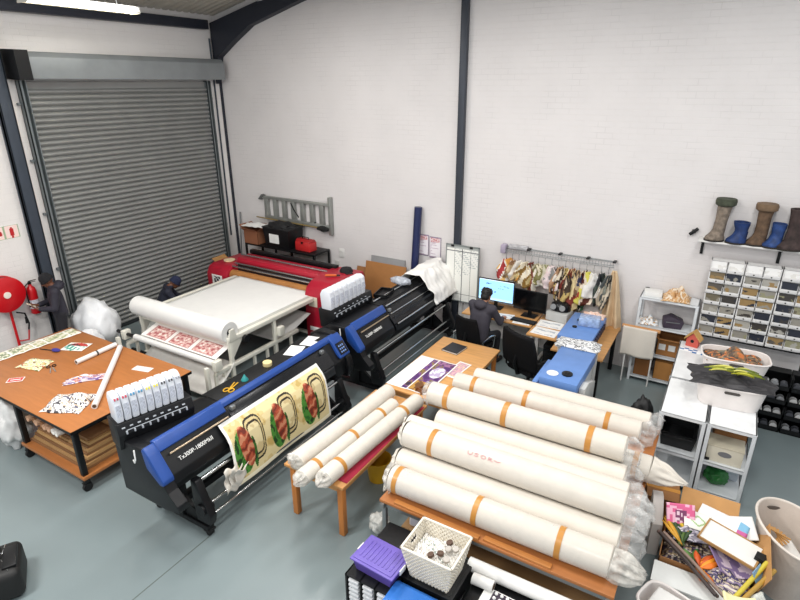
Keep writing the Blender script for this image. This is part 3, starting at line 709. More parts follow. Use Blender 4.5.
# second printer: no blue stripe along its open, railed front; its far end is black
for ch in list(P2.children):
    if ch.name.startswith('blue_stripe') or (ch.name.startswith('blue_end_cap') and ch.children):
        for g in list(ch.children): bpy.data.objects.remove(g)
        bpy.data.objects.remove(ch)
for x, z, r in ((-.14, 1.225, .012), (.1, 1.19, .014), (.2, 1.075, .01), (.335, .93, .016)):
    b = MB(); b.cyl((x, -.55, z), (x, 1.5, z), r, n=10); b.build('guide_rail', CHROME, P2)
for p, nm in ((P1, 'first'), (P2, 'second')):
    b = MB()
    for k in range(46): b.box((.262, -.5 + k * .036, 1.015), (.006, .012, .05), M=None)
    if p is P2: b.build('rail_ticks', mat('tick_dark', '#3a3d42', .4), p)
    else: b.bm.free()
# ink racks and bottles
INKB = mat('ink_bottle_white', '#dfe3ea', .35, var=.03)
def ink_rack(p, M, L, n, sp):
    b = MB(); b.prism([(-.12, -.3), (-.15, .0), (.11, .0), (.14, -.12), (.1, -.3)], 'y', -.06, L, bev=.006, M=M); b.build('ink_rack', PBODY, p)
    b = MB()
    for k in range(n):
        b.box((.128, k * sp, -.045), (.012, .03, .01), M=M); b.box((.145, .02 + k * sp, -.1), (.02, .014, .03), M=M)
    b.box((.143, L / 2 - .03, -.075), (.006, L - .1, .006), M=M); b.build('rack_ticks', mat('tick_grey', '#b7bcc2', .4), p)
caps = ['#b5304a', '#b5304a', '#2f7fa8', '#2f7fa8', '#d6c83a', '#d6c83a', '#2a2a2e', '#2a2a2e', '#8c8f98']
def bottle(label, loc, rz, w, cap_c, group):
    t = thing('ink_bottle', label, 'ink bottle', loc, rz, group)
    b = MB(); b.prism([(-.11, 0), (-.13, .24), (-.09, .31), (.0, .325), (.06, .29), (.075, .12), (.07, 0)], 'y', -w, w, bev=.012); b.build('bottle_body', INKB, t)
    for s in (-1, 1):
        b = MB(); b.cyl((.06, s * w * .42, .278), (.076, s * w * .42, .26), .008, n=10); b.build('chip_dot', mat('chip_' + cap_c[1:], cap_c, .4), t)
    b = MB(); b.b2((.073, -w * .7, .07), (.0775, w * .7, .2)); b.build('bottle_label', mat('ink_label', '#c3c8d4', .5, var=.25, scale=70), t)
    return t
ords = ['first', 'second', 'third', 'fourth', 'fifth', 'sixth', 'seventh', 'eighth', 'ninth']
A1 = R(-14); O1 = Vector((-4.98, 2.68, 1.4))
ink_rack(P1, Matrix.Translation(O1 - Vector((-4.65, 4.25, 0))) @ Matrix.Rotation(A1, 4, 'Z'), .74, 9, .079)
for i in range(9):
    p = O1 + Matrix.Rotation(A1, 3, 'Z') @ Vector((.02, i * .079, .001))
    bottle('tall white ink bottle on the near printer, %s from the left end of the row' % ords[i], p, A1, .034, caps[i], 'ink bottles on the near printer')
O2 = Vector((-5.0, 6.2, 1.38))
ink_rack(P2, Matrix.Translation(O2 - Vector((-4.65, 7.67, 0))), 1.02, 8, .118)
for i in range(8):
    bottle('tall white ink bottle on the far printer, %s from the left end of the row' % ords[i], O2 + Vector((.02, i * .118, .001)), 0, .05, '#c9ccd2', 'ink bottles on the far printer')

# printed cloth on the near printer
def foodcol(u, v):
    """u along the cloth, v from the printer edge down; three platters of sliced meat on leaves"""
    if u < .02 or u > .985: return '#f5f3ee'
    if v < .06: return '#d9d9d6'
    vv = (v - .06) / .94
    n_ = noise.noise(Vector((u * 9, vv * 4, 1))) + .5 * noise.noise(Vector((u * 30, vv * 12, 4)))
    base = '#e4d3a0' if n_ > -.1 else ('#d9c288' if n_ > -.4 else '#c4a763')
    if vv > .93: return '#f2e9cc'
    k = u * 3.0; i = int(min(2, k)); x = k - i - .46; y = vv - .47
    px, py = x / .46, y / .44          # motif space, -1..1
    # handled board: a dark double outline on the right
    fx, fy = px - .42, py + .1
    rr = (abs(fx / .5) ** 4 + abs(fy / .84) ** 4) ** .25
    mx = px + .16 - .12 * py; my = py
    lx = px + .34
    # sliced meat over the leaves
    if (mx / .34) ** 2 + ((my + .02) / .8) ** 2 < 1:
        w = math.sin(my * 13 + mx * 5 + 2.5 * noise.noise(Vector((mx * 4, my * 4, i)))) + .5 * noise.noise(Vector((mx * 11, my * 9, 3)))
        return '#6e2a1c' if w < -.75 else ('#9a3f28' if w < -.1 else ('#b5573a' if w < .6 else '#d08a68'))
    if (lx / .52) ** 2 + ((py - .12) / .82) ** 2 < 1:
        w = noise.noise(Vector((px * 5, py * 4.5, i + 5)))
        return '#2f6a24' if w > .2 else ('#4a8a34' if w > -.2 else '#1d3f18')
    if ((px - .2) / .13) ** 2 + ((py - .35) / .62) ** 2 < 1: return '#356a26' if noise.noise(Vector((px * 6, py * 6, 2))) > -.1 else '#20331a'
    if .9 < rr < 1.0: return '#241c14'
    if .78 < rr <= .9: return '#c9b684'
    if .69 < rr <= .78: return '#2f2519'
    if rr <= .69: return '#e2d3a4' if n_ > -.2 else '#cdb989'
    return base
b = MB()
path = [(.2, 1.05), (.31, .93), (.35, .85), (.375, .72), (.39, .56), (.4, .4), (.405, .3)]
def onpath(v):
    L = [0]
    for a, c in zip(path[:-1], path[1:]): L.append(L[-1] + math.hypot(c[0] - a[0], c[1] - a[1]))
    s = v * L[-1]
    for k in range(len(path) - 1):
        if s <= L[k + 1] + 1e-9:
            f = (s - L[k]) / (L[k + 1] - L[k]); return path[k][0] + f * (path[k + 1][0] - path[k][0]), path[k][1] + f * (path[k + 1][1] - path[k][1])
    return path[-1]
def clothpos(u, v):
    x, z = onpath(v)
    return (x + .016 + .012 * math.sin(u * 9) * v, -.80 + u * 1.72, z + .012)
b.grid(clothpos, 240, 90, foodcol); o = b.build('printed_cloth', PRINT, None, thick=.003, off=1, ang=70)
tag(o, 'beige cloth with three salami and leaf motifs hanging down the front of the near printer', 'printed cloth', (-4.65, 4.25, 0))
# loose white cloth gathered at the take-up bar
b = MB()
for k in range(3): b.grid(lambda u, v, k=k: (.46 + .05 * k * (1 - v) + .02 * math.sin(v * 9 + k), -1.0 + .05 * k + u * .16, .66 - v * .3 + .03 * math.sin(u * 6 + k)), 8, 14)
o = b.build('folded_white_cloth', FABRIC, None, thick=.004, off=1, ang=80); tag(o, 'folded white cloth edge on the bars at the left of the printed cloth', 'cloth', (-4.65, 4.25, 0))
# things on the printer covers
b = MB(); b.b2((-.105, -.148, 0), (.105, .148, .004)); 
o = MB(); 
def pagecol(u, v): 
    if .12 < u < .88 and .1 < v < .8 and (v * 16) % 1 < .45 and hsh(int(v * 16), int(u * 12)) > .25: return '#a9aeb6'
    return '#f4f4f2'
b.bm.free()
for lab, x, y, rz in (('printed white page on the near printer top, farther from the blue control panel', -4.74, 5.1, .35), ('printed white page on the near printer top beside the blue control panel', -4.74, 5.45, .25)):
    b = MB(); b.grid(lambda u, v: ((u - .5) * .21, (v - .5) * .297, 0), 20, 30, pagecol); o = b.build('printed_page', PRINT, None, thick=.003, off=1); tag(o, lab, 'paper', (x, y, 1.2035), rz, 'pages on the near printer')
b = MB(); b.lathe([(.035, 0), (.058, 0), (.06, .004), (.06, .05), (.056, .054), (.035, .054)], n=28); o = b.build('tape_roll', mat('cream_tape', '#e3cf96', .5), None); tag(o, 'cream roll of tape standing on the black top of the near printer', 'tape', (-4.76, 4.6, 1.2025))
b = MB(); b.lathe([(.045, 0), (.045, .012), (.02, .05), (.008, .075)], n=20); o = b.build('teal_cone', mat('teal_plastic', '#2f8f8f', .4), None); tag(o, 'small teal cone shaped cap on the black top of the near printer', 'cap', (-4.73, 4.17, 1.2025))
t = thing('scissors', 'yellow handled scissors lying on the black top of the near printer', 'scissors', (-4.73, 3.95, 1.2035), 1.9)
YEL = mat('yellow_plastic', '#d3a027', .4)
for s in (-1, 1):
    b = MB(); b.tube([Vector((-.06 + .042 * math.cos(a), s * .034 + .03 * math.sin(a), .006)) for a in [2 * PI * k / 18 for k in range(19)]], .007, 6, cap=False); b.build('finger_loop', YEL, t)
    b = MB(); b.box((.05, s * .01, .005), (.16, .016, .006), .002, M=Matrix.Rotation(s * .1, 4, 'Z')); b.build('blade', YEL, t)
# white sheet draped over the far end of the second printer
def drape(u, v):
    y = 8.35 + u * .88; s = v
    pts = [(-5.02, .98), (-4.98, 1.22), (-4.9, 1.275), (-4.6, 1.3), (-4.46, 1.2), (-4.3, .98), (-4.24, .8)]
    k = s * (len(pts) - 1); i = int(min(len(pts) - 2, k)); f = k - i
    x = pts[i][0] * (1 - f) + pts[i + 1][0] * f; z = pts[i][1] * (1 - f) + pts[i + 1][1] * f
    n_ = noise.noise(Vector((u * 4, v * 5, 3))); n2 = noise.noise(Vector((u * 9 + 4, v * 8, 8)))
    z += .05 + .07 * n_ * (1 if .2 < v < .9 else .3) + .025 * n2 + .1 * u * (1 - abs(v - .5) * 2)
    return (x + .04 * n2, y + .05 * n_, z)
b = MB(); b.grid(drape, 40, 46); o = b.build('dust_sheet', FABRIC, None, thick=.004, off=1, ang=80); o.data.materials[0] = mat('sheet_white', '#f0eeea', .75, var=.02); tag(o, 'white dust sheet draped over the far end of the second printer', 'sheet')
# roll of clear film and black parts on the second printer
b = MB(); b.blob((0, 0, .075), (.2, .1, .075), .3, 4, 12, 31, flat=0); o = b.build('film_bundle', plastic_film('grey_film', '#c6ccd6', .8), None, ang=80); tag(o, 'small bundle of clear plastic film on top of the second printer', 'plastic', (-4.85, 8.12, 1.205))
t = thing('cable_tray', 'black plastic tray lying on the second printer beside the cardboard', 'tray', (-4.85, 7.55, 1.2035), .2)
b = MB(); b.box((0, 0, .012), (.24, .38, .02), .006); b.build('tray_base', BLACK, t)
b = MB(); b.b2((-.12, -.19, .02), (-.105, .19, .06)); b.b2((.105, -.19, .02), (.12, .19, .06)); b.b2((-.12, .175, .02), (.12, .19, .06)); b.b2((-.12, -.19, .02), (.12, -.175, .06)); b.build('rim', BLACK, t)

# ================================================================ heat press with its sheeted feed table
t = thing('heat_press', 'long red rotary heat press with a cream feed table covered in white paper', 'heat press', (-7.4, 6.5, 0))
T = Matrix.Translation((7.4, -6.5, 0))
def pb(fn, name, m, parent=t, **k):
    b = MB(); fn(b); bmesh.ops.transform(b.bm, matrix=T, verts=b.bm.verts); return b.build(name, m, parent, **k)
# feed table frame
def fr(b):
    for x in (-6.34, -8.5):
        b.b2((x, 5.3, .86), (x + .08, 7.55, .93), .006)
        b.b2((x, 4.8, .1), (x + .07, 7.5, .17), .006)
        b.b2((x, 5.0, .42), (x + .07, 6.9, .48), .006)
        for y in (5.32, 6.3, 7.4): b.b2((x + .005, y, .0), (x + .065, y + .06, .88), .005)
        b.b2((x + .005, 4.82, .12), (x + .065, 4.88, .62), .005)
        b.prism([(5.3, .86), (5.62, .86), (5.32, .5)], 'x', x + .02, x + .06)
        for y in (4.98, 5.15, 5.8, 6.1, 6.7): b.b2((x + .012, y, .17), (x + .058, y + .04, .44))
    for y in (5.33, 7.42): b.b2((-8.46, y, .12), (-6.3, y + .05, .17)); b.b2((-8.46, y, .8), (-6.3, y + .05, .86))
pb(fr, 'table_frame', CREAM)
pb(lambda b: b.b2((-8.44, 5.4, .9), (-6.34, 7.55, .925), .004), 'table_bed', mat('bed_grey', '#b9b8b0', .5))
def posts(b, x):
    b.b2((x, 4.93, .54), (x + .09, 5.07, .7), .012)
for x in (-6.28, -8.5): pb(lambda b: posts(b, x), 'bearing_block', CREAM)
pb(lambda b: b.b2((-6.3, 6.36, .56), (-6.2, 6.48, .72), .012), 'bearing_block', CREAM)
pb(lambda b: (b.cyl((-6.26, 5.62, .82), (-6.2, 5.62, .82), .06, n=18)), 'hand_wheel', BLACK)
for y, z, r, nm in ((5.0, .63, .03, 'roller'), (5.2, .2, .03, 'roller'), (5.38, 1.0, .03, 'unwind_shaft')):
    pb(lambda b: b.cyl((-8.68, y, z), (-6.26, y, z), r, n=16), nm, BLACKM)
# paper path
def sheet(b):
    b.grid(lambda u, v: (-8.36 + u * 1.95, 5.45 + v * 2.1, .929 + .004 * noise.noise(Vector((u * 5, v * 5, 0)))), 30, 30)
pb(sheet, 'table_paper', PAPER, thick=.003, off=1)
Mx = Matrix.Rotation(PI / 2, 4, 'Y')
pb(lambda b: b.lathe([(.04, -1.1), (.06, -1.13), (.165, -1.13), (.167, -1.1), (.167, 1.1), (.165, 1.13), (.06, 1.13), (.04, 1.1)], n=40, M=Matrix.Translation((-7.44, 5.38, 1.0)) @ Mx), 'paper_supply_roll', PAPER)
for x in (-8.6, -6.31): pb(lambda b: b.lathe([(.03, -.01), (.055, -.01), (.055, .04), (.03, .04)], n=20, M=Matrix.Translation((x, 5.38, 1.0)) @ Mx), 'roll_chuck', DARK)
for x in (-8.66, -6.28): pb(lambda b: b.prism([(5.3, .9), (5.46, .9), (5.42, 1.06), (5.34, 1.06)], 'x', x, x + .03), 'roll_cradle', CREAM)
def pinkcol(u, v):
    if u < .04 or u > .96: return '#f3f0ec'
    k = (u - .04) / .92 * 3; i = k - int(k); q = v * 1.9 + .15; j = q - int(q)
    if i < .06 or i > .94 or j < .06 or j > .94: return '#f1ebe6'
    if i < .1 or i > .9 or j < .1 or j > .9: return '#b98f8a'
    w = noise.noise(Vector((k * 9, q * 7, 2))) + .4 * noise.noise(Vector((k * 24, q * 18, 2)))
    return '#a85a5c' if w > .25 else ('#c9908c' if w > 0 else ('#dbb4ac' if w > -.3 else '#efe2da'))
pb(lambda b: b.grid(lambda u, v: (-8.12 + u * 1.8, 5.6 - v * .55, .84 - v * .17), 150, 60, pinkcol), 'printed_web', PRINT, thick=.003, off=1)
pb(lambda b: b.cyl((-8.2, 5.0, .63), (-6.3, 5.0, .63), .05, n=24), 'take_up_roll', PAPER)
pb(lambda b: b.grid(lambda u, v: (-8.15 + u * 1.9, 5.35 - v * .55 + .08 * math.sin(v * 3), .5 - v * .36), 16, 20), 'apron_paper', mat('apron_white', '#dcdad4', .6), thick=.003, off=1)
pb(lambda b: b.grid(lambda u, v: (-8.2 + u * 1.85, 6.5 + v * .85, .35 + .25 * v), 10, 12), 'exit_paper', PAPER, thick=.003, off=1)
# press head
PROF = [(7.6, .02), (7.6, .55), (7.72, .62), (7.85, .7), (7.85, 1.06), (7.9, 1.17), (8.35, 1.17), (8.45, 1.05), (8.45, .02)]
pb(lambda b: b.prism(PROF, 'x', -8.7, -6.45), 'press_body', mat('press_dark', '#2a2023', .5))
pb(lambda b: b.prism([(7.84, 1.06), (7.84, 1.14), (7.88, 1.19), (8.2, 1.2), (8.22, 1.12), (8.18, 1.06)], 'x', -8.7, -6.45, bev=.01), 'top_cover', RED)
pb(lambda b: b.cyl((-8.72, 7.7, .87), (-6.43, 7.7, .87), .105, n=32), 'felt_roller', mat('felt_brown', '#a8713c', .6, var=.12))
for y, z in ((7.72, 1.04), (7.8, 1.09), (8.0, 1.225)):
    pb(lambda b: b.cyl((-8.72, y, z), (-6.43, y, z), .018, n=12), 'steel_rail', CHROME)
pb(lambda b: b.b2((-8.72, 8.24, 1.18), (-6.4, 8.34, 1.27), .01), 'rear_rail', BLACKM)
pb(lambda b: b.prism([(7.52, .0), (7.52, .86), (7.6, 1.0), (7.72, 1.04), (8.5, 1.04), (8.52, .0)], 'x', -9.3, -8.7, bev=.02), 'left_cabinet', RED)
def rc(b): b.prism([(7.38, .0), (7.38, .95), (7.44, 1.08), (7.6, 1.17), (7.9, 1.22), (8.4, 1.22), (8.46, 1.1), (8.46, .0)], 'x', -6.5, -5.86, bev=.025)
pb(rc, 'right_cabinet', RED)
def pc(u, v):
    if rect_in(u, v, .18, .2, .82, .85): return '#1b1b1d' if (int(u * 9) + int(v * 6)) % 3 else '#e6e6e6'
    return '#e9e7e3'
pb(lambda b: b.grid(lambda u, v: (-9.14 + u * .3, 7.512, .6 + v * .26), 20, 16, pc), 'control_panel', PRINT, thick=.006, off=0)
pb(lambda b: b.b2((-6.4, 7.368, .74), (-6.2, 7.38, .93), .003), 'rating_plate', mat('plate_cream', '#d8cbb8', .5))
pb(lambda b: b.b2((-6.4, 7.368, .25), (-6.1, 7.38, .33), .003), 'lower_plate', LABELW)
pb(lambda b: [b.box((x, y, .03), (.1, .1, .06), .01) for x in (-9.1, -6.0) for y in (7.7, 8.3)], 'machine_foot', DARK)
# small things lying on the press
b = MB(); b.lathe([(.0, 0), (.13, 0), (.13, .02), (.1, .07), (.0, .09)], n=24); b.b2((.0, -.07, 0), (.2, .07, .012), .005); o = b.build('peaked_cap', mat('cap_cloth', '#17171a', .85), None); tag(o, 'black peaked cap lying on the right cabinet of the red press', 'cap', (-6.12, 8.2, 1.222), -.6)
t2 = thing('heat_gun', 'small orange and black hand tool lying on the right red cabinet', 'tool', (-6.2, 7.82, 1.222), .5)
b = MB(); b.box((0, 0, .02), (.22, .05, .035), .012); b.build('tool_body', mat('orange_plastic', '#d8642a', .4), t2); b = MB(); b.cyl((.1, 0, .02), (.17, 0, .02), .014, n=10); b.build('tool_tip', BLACK, t2)
b = MB(); b.lathe([(.0, 0), (.11, 0), (.12, .012), (.12, .03), (.0, .034)], n=24); o = b.build('tape_disc', mat('tape_tan', '#dcc7a1', .6), None); tag(o, 'pale disc of tape lying on the left red cabinet', 'tape', (-9.05, 7.95, 1.042))
b = MB(); b.grid(lambda u, v: (-.15 + u * .02 - .06 * v, (v - .5) * .5, u * .42), 8, 8); o = b.build('white_board', PAPER, None, thick=.012); tag(o, 'white card leaning against the left red cabinet', 'card', (-9.3, 7.3, .0), PI / 2)
# ================================================================ benches and the big fabric rolls
def wood_table(name, label, lo, hi, h, top_m, leg_m, th=.035, leg=.07, inset=.04, rail=True, extra=None):
    cx, cy = (lo[0] + hi[0]) / 2, (lo[1] + hi[1]) / 2; w, l = hi[0] - lo[0], hi[1] - lo[1]
    t = thing(name, label, 'table', (cx, cy, 0))
    b = MB(); b.b2((-w / 2, -l / 2, h - th), (w / 2, l / 2, h), .005); b.build('tabletop', top_m, t)
    if rail:
        b = MB()
        i = inset + leg / 2 - .012
        for s in (-1, 1):
            b.b2((-w / 2 + i, s * (l / 2 - i) - .012, h - th - .09), (w / 2 - i, s * (l / 2 - i) + .012, h - th - .001)); b.b2((s * (w / 2 - i) - .012, -l / 2 + i, h - th - .09), (s * (w / 2 - i) + .012, l / 2 - i, h - th - .001))
        b.build('apron', top_m, t)
    for sx in (-1, 1):
        for sy in (-1, 1):
            b = MB(); b.box((sx * (w / 2 - inset - leg / 2), sy * (l / 2 - inset - leg / 2), (h - th) / 2), (leg, leg, h - th - .002), .008); b.build('leg', leg_m, t)
    return t
wood_table('wooden_bench', 'long narrow wooden bench carrying three wrapped fabric rolls', (-3.7, 3.67), (-2.9, 5.52), .7, PINEY, LEGWD)
b = MB(); b.grid(lambda u, v: (-.07 + u * .14, (v - .5) * 1.7, .002 + .003 * noise.noise(Vector((u * 4, v * 12, 0)))), 6, 30); o = b.build('red_cloth', mat('red_cloth', '#a3223c', .8, var=.12), None, thick=.003, off=1)
tag(o, 'strip of dark red cloth along the right edge of the wooden bench', 'cloth', (-2.975, 4.6, .701))

def crumple_end(b, p, d, r, L, seed, flare=.9, tail=.35):
    """gathered plastic at the end of a roll: p centre of the end, d outward"""
    d = Vector(d).normalized(); a = Vector((0, 0, 1)); u = d.cross(a).normalized(); w = d.cross(u)
    rings = []; n = 54
    for i in range(12):
        f = i / 11
        rr = r * (1.015 if f < .05 else (1.02 * (1 - f) + tail * f) + .12 * math.sin(f * PI))
        ring = []
        for k in range(n):
            an = 2 * PI * k / n
            q = (1 + .16 * math.sin(9 * an + seed) * math.sin(PI * min(1, f * 1.1)) * min(1, f * 3)) + (.06 + .4 * f) * noise.noise(Vector((math.cos(an) * 2.6 + seed, math.sin(an) * 2.6, f * 2.5 + seed * 3)))
            ring.append(Vector(p) + d * (L * f * (1 + .25 * noise.noise(Vector((math.cos(an) * 2, math.sin(an) * 2, seed))))) + (u * math.cos(an) + w * math.sin(an)) * rr * q)
        rings.append(ring)
    b.rings(rings, False, True)
def wrapped_roll(label, p0, p1, r, tapes=(), ends=(None, None), film=None, group=None, tape_w=.05, seed=0, handwriting=None):
    p0 = Vector(p0); p1 = Vector(p1); d = p1 - p0; L = d.length; d.normalize(); mid = (p0 + p1) / 2
    t = thing('fabric_roll', label, 'fabric roll', (mid.x, mid.y, mid.z - r), math.atan2(d.y, d.x), group)
    M = Matrix.Translation((0, 0, r)) @ Matrix.Rotation(PI / 2, 4, 'Y')
    b = MB(); n = 36; rings = []
    prof = [(r * .28, -L / 2 + .06), (r * .3, -L / 2 + .004), (r * .9, -L / 2), (r * .985, -L / 2 + .01)] + [(r * (1 + .012 * noise.noise(Vector((f * 9, seed, 0)))), -L / 2 + .03 + f * (L - .06)) for f in [k / 14 for k in range(15)]] + [(r * .985, L / 2 - .01), (r * .9, L / 2), (r * .3, L / 2 - .004), (r * .28, L / 2 - .06)]
    b.lathe(prof, n=n, M=M); body = b.build('rolled_fabric', FABRIC, t)
    if film:
        b = MB(); rings = []
        for i in range(40):
            f = i / 39
            rings.append([Vector((-L / 2 + .01 + f * (L - .02), r * 1.03 * (1 + .018 * noise.noise(Vector((f * 14, 3 * math.cos(2 * PI * k / 30), 3 * math.sin(2 * PI * k / 30) + seed)))) * math.cos(2 * PI * k / 30), r + .0 + r * 1.03 * (1 + .018 * noise.noise(Vector((f * 14 + 5, 3 * math.cos(2 * PI * k / 30), 3 * math.sin(2 * PI * k / 30))))) * math.sin(2 * PI * k / 30))) for k in range(30)])
        b.rings(rings, False, False); 
        for v in b.bm.verts: v.co.z = max(v.co.z, .001)
        b.build('plastic_wrap', film, t, ang=80)
    for f in tapes:
        b = MB(); x = -L / 2 + f * L; b.lathe([(r * 1.036, x - tape_w / 2), (r * 1.042, x - tape_w / 2), (r * 1.042, x + tape_w / 2), (r * 1.036, x + tape_w / 2)], n=36, M=M)
        for v in b.bm.verts: v.co.z = max(v.co.z, .001)
        b.build('tape_band', TAPE, t)
    for s, e in zip((-1, 1), ends):
        if e:
            b = MB(); crumple_end(b, (s * L / 2 - s * .01, 0, r), (s, 0, -.12), r, e[0], seed + s * 2 + 5, tail=e[1])
            for v in b.bm.verts: v.co.z = max(v.co.z, .002)
            b.build('wrap_end', e[2] if len(e) > 2 else FILM2, t, ang=80)
    return t
G3 = 'wrapped fabric rolls on the wooden bench'
wrapped_roll('wrapped white fabric roll nearest the printers on the wooden bench, without tape', (-3.51, 3.66, .806), (-3.42, 5.42, .806), .105, (), ((.06, .6), None), FILMR, G3, seed=1)
wrapped_roll('thin white fabric roll in the middle of the wooden bench with three tape bands', (-3.295, 3.5, .79), (-3.215, 5.2, .79), .088, (.13, .5, .82), ((.12, .18), None), FILMR, G3, .045, seed=2)
wrapped_roll('white fabric roll along the right side of the wooden bench beside the red cloth', (-3.08, 3.6, .8), (-2.99, 5.42, .8), .098, (.13, .8), ((.12, .18), None), FILMR, G3, .05, seed=3)
t = thing('yellow_bucket', 'yellow plastic bucket on the floor under the wooden bench', 'bucket', (-3.15, 4.72, 0))
b = MB(); b.lathe([(.0, .0), (.12, .0), (.16, .3), (.168, .3), (.168, .285), (.15, .28), (.115, .012), (.0, .012)], n=28); b.build('bucket_body', mat('yellow_bucket', '#c99a1e', .4), t)
b = MB(); b.tube([(-.165, 0, .28), (-.15, .08, .24), (0, .17, .2), (.15, .08, .24), (.165, 0, .28)], .005, 6); b.build('handle', GREYM, t)

# table under the big rolls
t = thing('roll_table', 'long wood-topped table with grey metal legs carrying the stack of wrapped fabric rolls', 'table', (-1.32, 4.95, 0))
b = MB(); b.b2((-1.14, -1.26, .715), (1.1, 1.47, .748), .004); b.build('tabletop', ORANGEWD, t)
b = MB(); b.b2((-1.12, -1.24, .66), (1.08, -1.2, .714)); b.b2((-1.12, 1.41, .66), (1.08, 1.45, .714)); b.b2((-1.12, -1.28, .66), (-1.08, 1.45, .714)); b.b2((1.04, -1.28, .66), (1.08, 1.45, .714)); b.build('frame_rail', GREYM, t)
for x in (-1.1, 1.06):
    for y in (-1.22, 0, 1.43):
        b = MB(); b.box((x, y, .33), (.045, .045, .658), .004); b.build('leg', GREYM, t)
b = MB(); b.b2((-1.1, -.9, .1), (1.06, 1.2, .13)); b.build('lower_shelf', mat('shelf_ply', '#9d7a52', .6), t)
for i, (x, y, rz, L) in enumerate(((-1.85, 3.72, -.02, .9), (-1.05, 3.73, -.02, .62))):
    b = MB(); b.box((0, 0, .012), (L, .055, .022), .004); o = b.build('wood_batten', mat('batten', '#b9783d', .5, var=.12, stretch=(1, 9, 9)), None)
    tag(o, ('longer thin wooden batten lying on the front edge of the roll table', 'shorter thin wooden batten on the roll table, right of the longer one')[i], 'batten', (x, y, .749), rz)
RG = 'big wrapped fabric rolls on the roll table'
TB = .75
E1 = (.16, .55, FILM); E2 = (.2, .7, FILM)
wrapped_roll('front roll of the big stack, wrapped in wrinkled plastic with three tape bands', (-2.42, 3.88, TB + .14), (-.3, 3.9, TB + .14), .135, (.04, .44, .8), ((.06, .8, FILM2), (.26, .5, FILM2)), FILMW, RG, seed=11)
wrapped_roll('plain white roll without tape directly behind the front roll of the big stack', (-2.5, 4.165, TB + .14), (-.29, 4.18, TB + .14), .137, (), ((.1, .2, FABRIC), (.2, .8, FILM)), None, RG, seed=12)
wrapped_roll('lower white roll of the big stack hidden beneath the roll with red handwriting', (-2.45, 4.45, TB + .14), (-.3, 4.46, TB + .14), .136, (), (None, (.2, .8, FILM)), None, RG, seed=13)
R3 = wrapped_roll('upper roll of the big stack with red handwriting and one tape band', (-2.5, 4.305, TB + .14 + .245), (-.3, 4.32, TB + .14 + .245), .137, (.15,), ((.09, .25, FABRIC), (.22, .8, FILM)), FILMR, RG, seed=14)
wrapped_roll('plain white roll low in the stack behind the roll with red handwriting', (-2.74, 4.75, TB + .14), (-.33, 4.79, TB + .14), .137, (), ((.06, .3, FABRIC), (.16, .8, FILM)), None, RG, seed=15)
wrapped_roll('lower white roll supporting the upper back roll of the big stack', (-2.5, 5.045, TB + .14), (-.4, 5.06, TB + .14), .136, (), (None, (.16, .8, FILM)), None, RG, seed=16)
wrapped_roll('long bagged roll with a tied end sticking out at the right of the big stack', (-2.4, 5.325, TB + .14), (-.2, 5.34, TB + .14), .138, (.93,), (None, (.34, .1, FABRIC)), FILMR, RG, seed=17)
wrapped_roll('upper back roll of the big stack with three wide tape bands', (-2.68, 5.185, TB + .14 + .243), (-.45, 5.2, TB + .14 + .243), .136, (.11, .43, .84), ((.1, .5, FILM), (.16, .8, FILM)), FILMR, RG, .06, seed=18)
wrapped_roll('second roll from the back of the big stack with three tape bands', (-2.72, 5.98, TB + .13), (-.4, 6.0, TB + .13), .128, (.12, .42, .84), (None, (.16, .8, FILM)), FILMR, RG, .055, seed=19)
wrapped_roll('backmost plain white roll of the big stack, nearest the desk', (-2.56, 6.27, TB + .12), (-.34, 6.28, TB + .12), .118, (), (None, (.14, .8, FILM)), None, RG, seed=20)
# handwriting on the upper roll: pen strokes following the curved surface
PEN = mat('red_pen', '#cf7884', .6)
def pen(b, pts, r=.137):
    for s in pts:
        b.tube([Vector((x, -math.sin(a) * r * 1.04, r + math.cos(a) * r * 1.04)) for x, a in s], .0028, 5)
b = MB(); x0 = -.36
lets = [
 [(0, .75), (.005, .45), (.03, .36), (.055, .45), (.06, .75)],
 [(.14, .7), (.11, .76), (.09, .66), (.12, .56), (.14, .46), (.11, .37), (.085, .44)],
 [(.2, .75), (.17, .6), (.18, .42), (.21, .36), (.235, .5), (.225, .7), (.2, .75)],
 [(.27, .36), (.27, .76), (.31, .7), (.3, .58), (.275, .55), (.33, .36)],
 [(.34, .6), (.38, .5), (.42, .62)]]
pen(b, [[(x0 + x * .8, .75 - (a - .55) * .6) for x, a in s] for s in lets]); b.build('handwriting', PEN, R3)

# ================================================================ pine table with posters
wood_table('pine_table', 'square pine table behind the bench with a black notebook and purple posters', (-3.62, 5.58), (-2.64, 7.42), .75, PINE, LEGWD, .03, .06)
t = thing('notebook', 'closed black notebook on the far end of the pine table', 'notebook', (-3.26, 7.08, .751), -.12)
b = MB(); b.box((0, 0, .012), (.26, .3, .02)); b.build('pages', PAPER, t); b = MB(); b.b2((-.135, -.155, 0), (.135, .155, .003)); b.b2((-.135, -.155, .0225), (.135, .155, .026)); b.b2((-.138, -.155, 0), (-.132, .155, .026)); b.build('cover', mat('notebook_black', '#1a1c22', .4), t)
def purp(u, v):
    if u < .03 or u > .97 or v < .02 or v > .98: return '#efece8'
    if u < .36: return '#f4f2ee'
    if .5 < u < .535: return '#ece9e6'
    n_ = noise.noise(Vector((u * 8, v * 8, 2))) + .5 * noise.noise(Vector((u * 22, v * 20, 2)))
    if u > .5:
        if ((u - .76) / .16) ** 2 + ((v - .62) / .17) ** 2 < 1: return '#e8e6ee' if n_ > -.15 else '#b9a9c9'
        if v < .3: return '#b98a3a' if n_ > 0 else '#6a4320'
        if v > .86: return '#9a6a8f' if n_ > 0 else '#5a3560'
    return '#4b2463' if n_ > .1 else ('#6d3f84' if n_ > -.2 else ('#8b7440' if n_ > -.45 else '#2d1838'))
